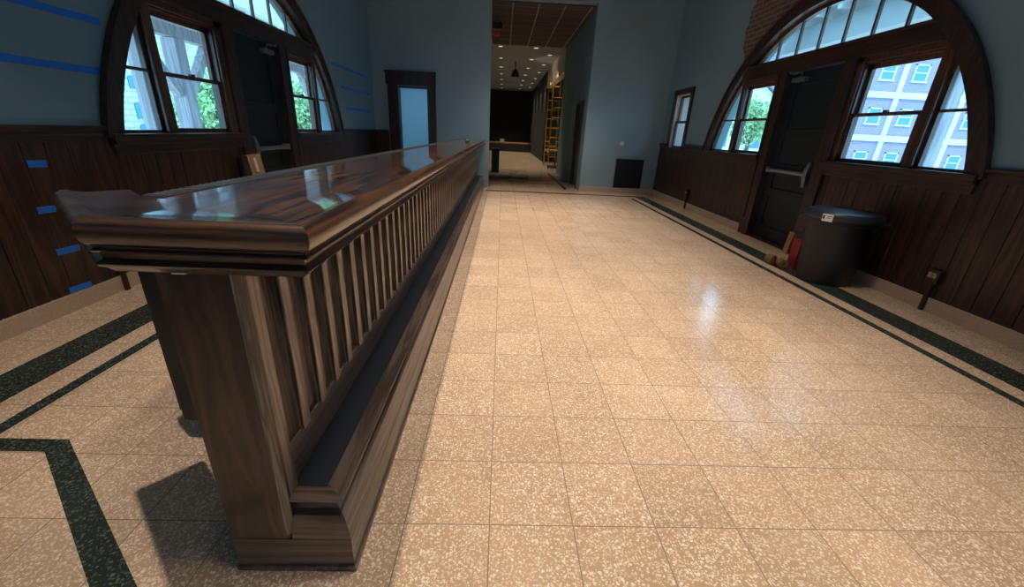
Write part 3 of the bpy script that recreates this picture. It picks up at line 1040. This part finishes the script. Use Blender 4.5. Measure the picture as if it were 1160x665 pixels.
# end post with rounded front corner
pr = [(-0.785, 0.90), (-0.626, 0.90)] + [(-0.626 + 0.026 * math.sin(t), 0.926 - 0.026 * math.cos(t)) for t in [PI / 2 * i / 6 for i in range(1, 7)]] + [(-0.60, 0.9725), (-0.785, 0.9725)]
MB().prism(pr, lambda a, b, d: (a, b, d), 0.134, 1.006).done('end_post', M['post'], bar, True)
MB().box(-0.6015, -0.5995, 0.928, 0.9725, 0.279, 1.004).done('stile', M['bar_z'], bar)
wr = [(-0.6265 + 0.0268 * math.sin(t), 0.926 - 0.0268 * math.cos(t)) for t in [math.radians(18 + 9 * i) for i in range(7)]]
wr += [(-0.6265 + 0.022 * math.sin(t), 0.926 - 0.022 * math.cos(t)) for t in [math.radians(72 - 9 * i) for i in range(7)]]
tag(MB().prism(wr, lambda a, b, d: (a, b, d), 0.15, 1.003).done('corner_edge', wood('pale_edge_oak', (0.10, 0.075, 0.050), (0.26, 0.20, 0.14), 2, rough=0.45, coat=0.2, scale=30), bar, True), 'pale corner edge of the end post')  # paler strip along the rounded corner of the post
# die wall behind the battens
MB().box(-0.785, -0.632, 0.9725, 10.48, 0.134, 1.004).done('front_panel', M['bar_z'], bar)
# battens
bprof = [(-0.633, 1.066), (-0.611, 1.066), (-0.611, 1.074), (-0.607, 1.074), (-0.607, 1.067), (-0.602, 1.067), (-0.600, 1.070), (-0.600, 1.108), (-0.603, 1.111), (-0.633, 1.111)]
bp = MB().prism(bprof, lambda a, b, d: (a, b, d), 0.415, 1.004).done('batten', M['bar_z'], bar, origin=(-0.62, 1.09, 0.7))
base_loc = bp.location.copy()
for k in range(1, 69):
    c = bp.copy()
    COL.objects.link(c)
    c.location = base_loc + Vector((0, 0.1353 * k, 0))
MB().box(-0.646, -0.614, 0.9725, 10.48, 0.276, 0.418, 0.004).done('kick_board', M['rail_y'], bar)
# foot rest : moulded ledge around the near corner
fpath = [(-0.603, 0.899), (-0.4252, 0.899), (-0.4252, 10.46)]
fprof = [(-0.10, 0.279), (-0.021, 0.279), (-0.018, 0.275), (-0.020, 0.266), (-0.034, 0.264), (-0.046, 0.250), (-0.048, 0.230), (-0.042, 0.217), (-0.022, 0.210), (-0.006, 0.168), (-0.001, 0.142), (-0.001, 0.134), (-0.10, 0.134)]
for i, (m_, nm) in enumerate(((M['rail_x'], 'foot_rail_return'), (M['rail_y'], 'foot_rail'))):
    nn = [Vector((0, -1)), Vector((1, 0))]
    mit = [nn[0], Vector((1, -1)), nn[1]]
    mb = MB()
    rings = []
    for k in (i, i + 1):
        rings.append([mb.bm.verts.new((fpath[k][0] + mit[k].x * o, fpath[k][1] + mit[k].y * o, z)) for o, z in fprof])
    q = len(fprof)
    for j in range(q):
        l = (j + 1) % q
        mb.bm.faces.new((rings[0][j], rings[1][j], rings[1][l], rings[0][l]))
    mb.bm.faces.new(rings[0])
    mb.bm.faces.new(rings[1][::-1])
    mb.done(nm, m_, bar, True)
tag(MB().box(-0.614, -0.505, 0.968, 10.46, 0.15, 0.281, 0.003).done('foot_rest_mat', M['mat'], bar), 'black rubber strip on the foot ledge')
MB().box(-0.785, -0.4252, 0.93, 10.46, 0.0, 0.134).done('plinth', M['rail_y'], bar)
MB().box(-0.785, -0.4252, 0.8985, 0.93, 0.0, 0.134).done('plinth_end', M['rail_x'], bar)
MB().box(-0.79, -0.418, 0.891, 10.46, 0.0, 0.020, 0.004).done('shoe_moulding', M['rail_y'], bar)
tag(MB().box(-0.735, -0.705, 0.885, 0.90, 0.996, 1.0025, 0.002).done('under_light', M['white'], bar), 'small white fitting under the top')

# far end cap thing lying on the bar
k = empty('steel_cap', (-0.62, 7.65, 1.118), 'small round metal cap lying on the far part of the bar top', 'cap')
MB().lathe([(0.035, 1.118), (0.04, 1.124), (0.036, 1.142), (0.02, 1.148)], (-0.62, 7.65, 0), 20).done('body', M['bronze'], k, True)
MB().lathe([(0.014, 1.148), (0.018, 1.152), (0.012, 1.165), (0.005, 1.168)], (-0.62, 7.65, 0), 14).done('knob', M['steel'], k, True)

# black cooler behind the bar
co = empty('back_bar_cooler', (-1.08, 2.5, 0), 'low black cooler standing on the floor behind the bar', 'cooler')
MB().box(-1.34, -0.80, 1.47, 3.60, 0.10, 0.80, 0.006).done('body', M['black'], co)
MB().box(-1.27, -0.82, 1.475, 3.58, 0.0, 0.10).done('plinth', M['black'], co)
for k in range(3):
    y0 = 1.50 + 0.69 * k
    dd = MB().box(-1.372, -1.343, y0, y0 + 0.67, 0.13, 0.77, 0.005).done('door', M['blackplastic'], co)
    MB().box(-1.395, -1.374, y0 + 0.04, y0 + 0.07, 0.36, 0.62, 0.005).done('handle', M['black'], dd)

# ------------------------------------------------------------------ trash can and things by the right door
TX, TY = 3.47, 4.06
t = empty('trash_can', (TX, TY, 0), 'large round black trash can with a flat lid before the right wall', 'trash can')
prof = [(0.225, 0.0), (0.235, 0.005), (0.25, 0.12), (0.253, 0.13), (0.262, 0.30), (0.285, 0.62), (0.295, 0.63), (0.295, 0.665), (0.302, 0.67), (0.302, 0.69), (0.27, 0.69), (0.25, 0.3), (0.22, 0.03)]
MB().lathe(prof, (TX, TY, 0), 48).done('body', M['blackplastic'], t, True)
lidp = [(0.29, 0.672), (0.328, 0.665), (0.336, 0.69), (0.33, 0.715), (0.315, 0.735), (0.29, 0.742), (0.27, 0.735), (0.24, 0.738), (0.10, 0.752), (0.02, 0.755)]
MB().lathe(lidp, (TX, TY, 0), 48).done('lid', M['lid'], t, True)
for sg in (-1, 1):
    mb = MB()
    a = math.radians(35)
    c = Vector((math.cos(a) * sg, math.sin(a) * sg * -1, 0))
    p = Vector((TX, TY, 0.66)) + c * 0.31
    q = Vector((-c.y, c.x, 0))
    mb.tube(p - q * 0.07, p - q * 0.06 + c * 0.045, 0.014).tube(p - q * 0.06 + c * 0.045, p + q * 0.06 + c * 0.045, 0.014).tube(p + q * 0.06 + c * 0.045, p + q * 0.07, 0.014)
    mb.done('handle', M['blackplastic'], t, True)
# label on the near side of the can, under the lid
mb = MB()
dirv = math.atan2(-TY, -TX)
a0 = dirv - 0.47
for j in range(4):
    pass
n = 5
ring = []
for i in range(n + 1):
    a = a0 + 0.27 * i / n
    for_r = [(0.3395, 0.655), (0.3395, 0.725), (0.3425, 0.725), (0.3425, 0.655)]
    ring.append([mb.bm.verts.new((TX + r * math.cos(a), TY + r * math.sin(a), z)) for r, z in for_r])
for i in range(n):
    for k in range(4):
        l = (k + 1) % 4
        mb.bm.faces.new((ring[i][k], ring[i][l], ring[i + 1][l], ring[i + 1][k]))
mb.bm.faces.new(ring[0]); mb.bm.faces.new(ring[-1][::-1])
lb = mb.done('sticker', M['paper'], t)
tag(lb, 'white sticker on the lid rim')
mb = MB()
for b0, b1, z0, z1 in ((0.02, 0.07, 0.675, 0.71), (0.12, 0.25, 0.70, 0.706), (0.12, 0.22, 0.685, 0.69)):
    r4 = []
    for a in (a0 + b0, a0 + b1):
        r4.append([mb.bm.verts.new((TX + r * math.cos(a), TY + r * math.sin(a), z)) for r, z in ((0.3426, z0), (0.3426, z1), (0.3436, z1), (0.3436, z0))])
    for k in range(4):
        l = (k + 1) % 4
        mb.bm.faces.new((r4[0][k], r4[0][l], r4[1][l], r4[1][k]))
    mb.bm.faces.new(r4[0]); mb.bm.faces.new(r4[1][::-1])
mb.done('print', M['black'], lb)

# red box with a dark cloth on it
RB = (3.545, 4.52)
b = empty('red_box', (RB[0], RB[1], 0), 'red and white printed carton standing left of the black trash can', 'box')
MB().box(RB[0] - 0.10, RB[0] + 0.12, RB[1] - 0.05, RB[1] + 0.09, 0.0, 0.34, 0.006).done('body', M['red'], b)
MB().box(RB[0] - 0.07, RB[0] + 0.05, RB[1] - 0.053, RB[1] - 0.0495, 0.235, 0.285).box(RB[0] - 0.04, RB[0] + 0.02, RB[1] - 0.053, RB[1] - 0.0495, 0.285, 0.31).done('white_print', M['paper'], b)
MB().box(RB[0] + 0.03, RB[0] + 0.08, RB[1] - 0.053, RB[1] - 0.0495, 0.15, 0.19).done('white_mark', M['paper'], b)
MB().box(RB[0] - 0.08, RB[0] - 0.02, RB[1] - 0.053, RB[1] - 0.0495, 0.08, 0.095).done('white_line', M['paper'], b)
cl = MB()
bmesh.ops.create_icosphere(cl.bm, subdivisions=3, radius=1.0)
rnd = random.Random(3)
for v in cl.bm.verts:
    n_ = 1 + 0.10 * math.sin(7 * v.co.x + 3 * v.co.y) + 0.08 * math.sin(9 * v.co.y + 2)
    v.co = Vector((v.co.x * 0.135 * n_ + RB[0] + 0.01, v.co.y * 0.10 * n_ + RB[1] + 0.01, 0.341 + max(0, v.co.z) * 0.085 * n_ + 0.0005 + min(0, v.co.z) * 0.0))
tag(cl.done('folded_cloth', M['lid'], None, True), 'dark grey cloth heaped on top of the red carton', 'cloth')

# two tan rolls on the floor line
for i, (x, y, r) in enumerate(((3.235, 4.60, 0.057), (3.28, 4.455, 0.053))):
    lab = ('brown round roll on the floor before the right door, farther from the red carton', 'brown round roll on the floor beside the red carton')[i]
    o = empty('paper_roll', (x, y, 0), lab, 'roll', 'brown rolls on the floor by the right door')
    pr = [(0.022, -0.045), (r * 0.9, -0.045), (r, -0.035), (r, 0.035), (r * 0.9, 0.045), (0.022, 0.045), (0.022, -0.045)]
    tb = MB().lathe(pr, (0, 0, 0), 28, 'Y', cap=False)
    bmesh.ops.rotate(tb.bm, verts=tb.bm.verts, cent=(0, 0, 0), matrix=Matrix.Rotation(0.35 - 0.5 * i, 3, 'Z'))
    bmesh.ops.translate(tb.bm, verts=tb.bm.verts, vec=(x, y, r + 0.002))
    tb.done('wound_paper', M['kraft'], o, True)
    tb = MB().lathe([(0.018, -0.047), (0.0225, -0.047), (0.0225, 0.047), (0.018, 0.047), (0.018, -0.047)], (0, 0, 0), 20, 'Y', cap=False)
    bmesh.ops.rotate(tb.bm, verts=tb.bm.verts, cent=(0, 0, 0), matrix=Matrix.Rotation(0.35 - 0.5 * i, 3, 'Z'))
    bmesh.ops.translate(tb.bm, verts=tb.bm.verts, vec=(x, y, r + 0.002))
    tb.done('core', M['pine'], o, True)

# wood off-cut leaning at the right door
wb = MB().prism([(-0.045, 0), (0.045, 0), (0.045, 0.285), (-0.045, 0.285)], lambda a, b_, d_: (d_, a, b_), 0, 0.02)
bmesh.ops.rotate(wb.bm, verts=wb.bm.verts, cent=(0, 0, 0), matrix=Matrix.Rotation(0.12, 3, 'Y'))
bmesh.ops.translate(wb.bm, verts=wb.bm.verts, vec=(XR - 0.11, 5.12, 0.003))
tag(wb.done('wood_offcut', M['pine']), 'short raw wood block leaning on the right door post beside the red carton', 'wood block')

# outlets with brown metal raceways
def raceway(s, X, y, z, label):
    o = empty('wall_outlet', (X, y, 0), label, 'outlet')
    f = X - s * 0.017
    MB().box(f - s * 0.0, f - s * 0.045, y - 0.055, y + 0.055, z - 0.06, z + 0.06, 0.006).done('box', M['bronze'], o)
    MB().box(f - s * 0.045, f - s * 0.048, y - 0.035, y - 0.004, z - 0.015, z + 0.03).box(f - s * 0.045, f - s * 0.048, y + 0.004, y + 0.035, z - 0.015, z + 0.03).done('socket', M['steel'], o)
    MB().box(f - s * 0.004, f - s * 0.03, y - 0.016, y + 0.016, 0.001, z - 0.055, 0.004).done('raceway', M['bronze'], o)


raceway(1, XR, 3.30, 0.32, 'brown outlet box with raceway to the floor right of the trash can')
raceway(1, XR, 8.48, 0.32, 'brown outlet box with raceway to the floor below the arch near the far right corner')
raceway(-1, XL, 3.14, 0.34, 'brown outlet box with raceway to the floor on the left wall behind the bar end')

# ------------------------------------------------------------------ on the wall block: grille, thermostat
g = empty('vent_grille', (3.16, YB, 0.48), 'square black return air grille low on the far right wall block', 'vent')
MB().box(2.82, 3.49, YB - 0.02, YB - 0.001, 0.145, 0.815).box(2.81, 3.50, YB - 0.026, YB - 0.001, 0.135, 0.16, 0.003).box(2.81, 3.50, YB - 0.026, YB - 0.001, 0.80, 0.825, 0.003).box(2.81, 2.835, YB - 0.026, YB - 0.001, 0.135, 0.825, 0.003).box(3.475, 3.50, YB - 0.026, YB - 0.001, 0.135, 0.825, 0.003).done('frame', M['grille'], g)
mb = MB()
for k in range(24):
    z = 0.17 + 0.026 * k
    mb.prism([(YB - 0.036, z), (YB - 0.021, z + 0.014), (YB - 0.021, z + 0.017), (YB - 0.036, z + 0.003)], lambda a, b_, d_: (d_, a, b_), 2.84, 3.47)
mb.done('louvers', M['grille'], g)
th_ = empty('thermostat', (2.89, YB, 1.18), 'small round white thermostat above the black grille', 'thermostat')
MB().lathe([(0.05, YB - 0.001), (0.055, YB - 0.015), (0.045, YB - 0.03), (0.02, YB - 0.032)], (2.89, 0, 1.18), 24, 'Y').done('dial', M['white'], th_, True)
MB().box(2.80, 2.83, YB - 0.02, YB - 0.001, 1.16, 1.20, 0.003).done('switch', M['steel'], th_)

# ------------------------------------------------------------------ blue tape
def tape(s, X, pts, hw, name_label, off=0.0008):
    (y0, z0), (y1, z1) = pts
    mb = MB()
    for sg in (0,):
        mb.prism([(y0, z0 - hw), (y1, z1 - hw), (y1 + 0.006, z1 + hw * 0.2), (y1, z1 + hw), (y0, z0 + hw), (y0 + 0.005, z0)], lambda a, b_, d_: (X - s * d_, a, b_), off * 0.2, off)
    o = mb.done('tape_strip', M['tape'])
    tag(o, name_label, 'tape', 'blue tape strips on the left wall')


tape(-1, XL, ((Y0 + 0.5, 1.945), (3.62, 1.945)), 0.024, 'upper long blue tape strip on the plaster left of the left arch')
tape(-1, XL, ((Y0 + 0.5, 1.605), (3.52, 1.605)), 0.024, 'lower long blue tape strip on the plaster left of the left arch')
tape(-1, XL, ((8.10, 2.29), (10.2, 2.29)), 0.024, 'top blue tape strip on the plaster between left arch and far doorway')
tape(-1, XL, ((8.47, 1.955), (10.22, 1.955)), 0.024, 'middle blue tape strip on the plaster between left arch and far doorway')
tape(-1, XL, ((8.63, 1.60), (10.32, 1.60)), 0.024, 'bottom blue tape strip on the plaster between left arch and far doorway')
for z, y0, lab in ((0.998, 2.765, 'topmost short blue tape piece on the left wainscot boards'), (0.711, 2.72, 'second short blue tape piece from the top on the left wainscot'),
               (0.424, 2.74, 'third short blue tape piece from the top on the left wainscot'), (0.148, 2.73, 'lowest short blue tape piece on the left wainscot just above the baseboard')):
    tape(-1, XL + 0.0165, ((y0, z), (y0 + 0.115 if z > 0.6 else y0 + 0.16, z - 0.004)), 0.022, lab, 0.001)

# boards leaning by the left door
bl = empty('leaning_boards', (-2.93, 5.2, 0), 'two short lumber boards leaning on the wall left of the left door', 'boards')


def leanboard(y0, y1, L_, t0, t1, lean, m, nm):
    mb = MB().box(t0, t1, y0, y1, 0, L_, 0.004)
    bmesh.ops.rotate(mb.bm, verts=mb.bm.verts, cent=(0, 0, 0), matrix=Matrix.Rotation(-lean, 3, 'Y'))
    bmesh.ops.translate(mb.bm, verts=mb.bm.verts, vec=(-2.87, 0, 0.003))
    return mb.done(nm, m, bl)


leanboard(5.02, 5.30, 0.94, 0.0, 0.04, 0.12, M['pine'], 'board')
mb = MB().box(0.0402, 0.0412, 5.13, 5.18, 0.74, 0.90)
bmesh.ops.rotate(mb.bm, verts=mb.bm.verts, cent=(0, 0, 0), matrix=Matrix.Rotation(-0.12, 3, 'Y'))
bmesh.ops.translate(mb.bm, verts=mb.bm.verts, vec=(-2.87, 0, 0.003))
tag(mb.done('paint_smear', M['paper'], bl), 'white smear on the pale board')
leanboard(4.90, 5.06, 0.93, -0.001, 0.039, 0.12, M['casing'], 'board')

# ------------------------------------------------------------------ scaffold in the far room
sc = empty('rolling_scaffold', (2.15, 17.9, 0), 'yellow rolling scaffold standing at the end of the passage wall', 'scaffold')
for y in (17.2, 19.0):
    mb = MB()
    for x in (1.86, 2.35):
        mb.tube((x, y, 0.14), (x, y, 3.6 if y > 18 else 3.2), 0.026, 10)
    z = 0.45
    while z < (3.5 if y > 18 else 3.15):
        mb.tube((1.86, y, z), (2.35, y, z), 0.019, 8)
        z += 0.36
    mb.done('end_frame', M['yellow'], sc, True)
    for x in (1.86, 2.35):
        mb = MB()
        mb.lathe([(0.02, -0.02), (0.065, -0.02), (0.07, -0.012), (0.07, 0.012), (0.065, 0.02), (0.02, 0.02)], (x, y, 0.071), 20, 'X')
        bmesh.ops.translate(mb.bm, verts=[v for v in mb.bm.verts], vec=(0, 0, 0))
        mb.done('caster', M['black'], sc, True)
mb = MB()
for x in (1.86, 2.35):
    mb.tube((x, 17.2, 0.62), (x, 19.0, 0.62), 0.02, 8).tube((x, 17.2, 1.0), (x, 19.0, 1.0), 0.02, 8)
mb.done('side_rail', M['yellow'], sc, True)
MB().box(1.86, 2.35, 17.22, 18.98, 0.645, 0.69, 0.004).done('deck', M['pine'], sc)
sp = spot('soffit_fill_lamp', (-0.2, 17.9, 2.3), (1.96, 18.2, 3.6), 60, 50, col=(1, 0.86, 0.68))  # added spot in mid-air that brightens the cream soffit, no fixture

tb = empty('waste_bin', (-0.22, 14.75, 0), 'square black waste bin standing at the left edge of the passage', 'bin')
MB().prism([(-0.36, 14.60), (-0.10, 14.60), (-0.10, 14.9), (-0.36, 14.9)], lambda a, b_, d_: (a, b_, d_), 0.001, 0.72).done('body', M['blackplastic'], tb)
MB().box(-0.375, -0.085, 14.585, 14.915, 0.72, 0.78, 0.012).done('rim', M['lid'], tb)

# ------------------------------------------------------------------ outside
structure(MB().box(4.3, 70, -30, 70, -0.35, -0.15).done('ground_right', M['paving']), 'pale paving outside the right windows', 'ground')
structure(MB().box(-70, -3.5, -30, 10.5, -0.35, -0.15).box(-70, -3.7, 10.5, 70, -0.35, -0.15).done('ground_left', M['paving']), 'pale paving outside the left windows', 'ground')

# right: mauve brick building with pale bands
B = empty('brick_building', (33, 30, -0.15), 'mauve brick building with pale bands outside the right windows', 'building')
MB().box(21.6, 46, 30.0, 38, -0.15, 10.2).done('wall', M['ext_brick'], B)
for z in (2.03, 4.75, 7.47):
    MB().box(21.55, 46, 29.88, 30.0, z - 0.19, z + 0.19).done('band', M['ext_band'], B)
for v in (21.8, 26.45, 31.1, 35.75, 40.4):
    MB().box(v - 0.17, v + 0.17, 29.90, 30.0, -0.15, 10.0).done('pilaster', M['ext_band'], B)
wproto = None
for v in (21.8, 26.45, 31.1, 35.75, 40.4):
    for du in (1.12, 3.53):
        for z in (0.15, 2.95, 5.65, 8.3):
            x = v + du
            if wproto is None:
                fr_ = MB().box(-0.55, 0.55, -0.08, 0.0, -0.08, 0.02).box(-0.5, -0.4, -0.06, 0, 0, 1.0).box(0.4, 0.5, -0.06, 0, 0, 1.0).box(-0.5, 0.5, -0.06, 0, 0.92, 1.0).box(-0.5, 0.5, -0.05, 0, 0.47, 0.53).done('window', M['ext_band'], B)
                MB().box(-0.4, 0.4, -0.03, -0.002, 0.02, 0.92).done('pane', M['ext_glass'], fr_).location = (0, 0, 0)
                wproto = fr_
                o = fr_
            else:
                o = wproto.copy(); COL.objects.link(o)
                for ch in list(wproto.children):
                    c2 = ch.copy(); COL.objects.link(c2); c2.parent = o
            o.location = Vector((x, 30.0, z)) - B.location
MB().box(21.4, 46.2, 29.7, 38.2, 10.2, 10.6).done('cornice', M['ext_band'], B)

# right: pale stone house with gable roof, seen through the far window
H_ = empty('stone_house', (17, 34, -0.15), 'pale stone house with slate gable roof outside the far right window', 'house')
MB().box(15.6, 20.6, 33, 40, -0.15, 4.2).prism([(15.6, 4.2), (20.6, 4.2), (18.1, 6.0)], lambda a, b_, d_: (a, d_, b_), 33, 40).done('wall', M['stone_x'], H_)
MB().prism([(15.2, 4.0), (18.1, 6.1), (21.0, 4.0), (21.0, 4.25), (18.1, 6.35), (15.2, 4.25)], lambda a, b_, d_: (a, d_, b_), 32.7, 40.2).done('roof', M['slate'], H_)
for x in (16.2, 18.8):
    MB().box(x, x + 0.9, 32.95, 33.0, 1.0, 2.6).done('window', M['ext_glass'], H_)

# right canopy over the platform
cn = empty('platform_canopy', (6, 5, 3.4), 'cream boarded platform canopy outside the right fanlight', 'canopy')
MB().box(6.9, 7.15, -4, 11.6, 3.40, 3.86).done('beam', M['canopy_beam'], cn)
MB().box(6.5, 10.5, -4, 11.6, 4.08, 4.14).done('roof_boards', M['canopy_board'], cn)
for k in range(25):
    y = -3.9 + 0.63 * k
    MB().box(6.5, 10.5, y, y + 0.09, 3.86, 4.08).done('rafter', M['ext_band'], cn)
for y in (-1.5, 6.95):
    MB().box(6.94, 7.10, y - 0.07, y + 0.07, -0.149, 3.4).done('post', M['timber'], cn)

# left: limestone mill with blue windows
Sb = empty('stone_building', (-20, 25, -0.15), 'pale limestone building with blue arched windows outside the left windows', 'building')
MB().box(-30, -20, 12, 46, -0.15, 14).done('wall', M['stone'], Sb)
for z in (-0.05, 1.05, 2.55, 4.3, 6.2):
    for k in range(-2, 8):
        y = 25.05 + 1.9 * k
        hh = 0.65 if z > 1.5 else 0.85
        pts = [(y - 0.33, z), (y + 0.33, z)] + [(y + 0.33 * math.cos(tt), z + hh - 0.12 + 0.12 * math.sin(tt)) for tt in [PI * i / 6 for i in range(7)]]
        MB().prism(pts, lambda a, b_, d_: (-20 + d_, a, b_), 0.0, 0.04).done('window', M['reflect_pane'], Sb)

# left canopy : timber posts with Y braces
def timber_post(x, y, zt, label, w=0.13, braces=True):
    o = empty('timber_post', (x, y, -0.15), label, 'post', 'canopy posts outside the left windows')
    MB().box(x - w, x + w, y - w, y + w, -0.149, zt).done('shaft', M['timber'], o)
    if braces:
        for sg in (-1, 1):
            a, b_ = (y + sg * w * 0.5, 1.75), (y + sg * 1.05, zt)
            mb = MB().prism([(a[0], a[1]), (a[0] + sg * 0.14, a[1] - 0.03), (b_[0] + sg * 0.12, b_[1]), (b_[0] - sg * 0.1, b_[1])], lambda p, q, d_: (x + d_, p, q), -0.09, 0.09)
            mb.done('brace', M['timber'], o)


timber_post(-6.0, 7.72, 2.86, 'plain timber canopy post outside the left arch side light', 0.085, False)
timber_post(-7.2, 10.35, 2.86, 'timber canopy post with two braces outside the near left window', 0.15)
timber_post(-7.2, 17.4, 2.86, 'timber canopy post with two braces outside the far left window', 0.15)
cb = empty('platform_shelter', (-6, 8, 2.9), 'timber platform shelter roof outside the left windows', 'canopy')
MB().box(-6.12, -5.88, -3, 20, 2.87, 3.15).box(-7.33, -7.07, -3, 20, 2.87, 3.15).done('beam', M['timber'], cb)
for k in range(18):
    y = -2.6 + 1.25 * k
    MB().box(-8.4, -5.3, y, y + 0.14, 3.15, 3.33).done('rafter', M['canopy_board'], cb)
MB().box(-8.4, -5.3, -3, 20, 3.33, 3.40).done('roof_boards', M['canopy_board'], cb)


def tree(x, y, zc, r, label, seed):
    o = empty('tree', (x, y, -0.15), label, 'tree', 'trees outside the windows')
    rn = random.Random(seed)
    mb = MB().tube((x, y, -0.149), (x + 0.1, y, zc), 0.16, 10, 0.08)
    for k in range(5):
        a = rn.uniform(0, 2 * PI)
        mb.tube((x, y, zc * 0.6), (x + math.cos(a) * r * 0.6, y + math.sin(a) * r * 0.6, zc + rn.uniform(-0.2, 0.6) * r), 0.06, 6, 0.02)
    mb.done('trunk', M['bark'], o)
    mb = MB()
    for k in range(2600):
        while True:
            p = Vector((rn.uniform(-1, 1), rn.uniform(-1, 1), rn.uniform(-1, 1)))
            if 0.2 < p.length < 1: break
        bump_ = 0.8 + 0.25 * math.sin(p.x * 5 + seed) * math.cos(p.y * 4)
        c = Vector((x, y, zc)) + p * r * bump_
        u = Vector((rn.gauss(0, 1), rn.gauss(0, 1), rn.gauss(0, 1))).normalized()
        v = u.cross(Vector((rn.gauss(0, 1), rn.gauss(0, 1), rn.gauss(0, 1)))).normalized()
        sz = rn.uniform(0.05, 0.10) * (r / 1.6)
        q = [mb.bm.verts.new(c + u * sz * 1.5), mb.bm.verts.new(c + v * sz * 0.8), mb.bm.verts.new(c - u * sz * 1.5), mb.bm.verts.new(c - v * sz * 0.8)]
        mb.bm.faces.new(q)
    mb.done('foliage', M['leaf'], o)


tree(-13.2, 20.6, 1.6, 1.9, 'green leafy tree outside the near left window', 1)
tree(-10.4, 23.4, 1.5, 1.7, 'green leafy tree outside the far left window', 2)
tree(14.2, 25.0, 2.4, 1.5, 'green leafy tree outside the far right window', 3)
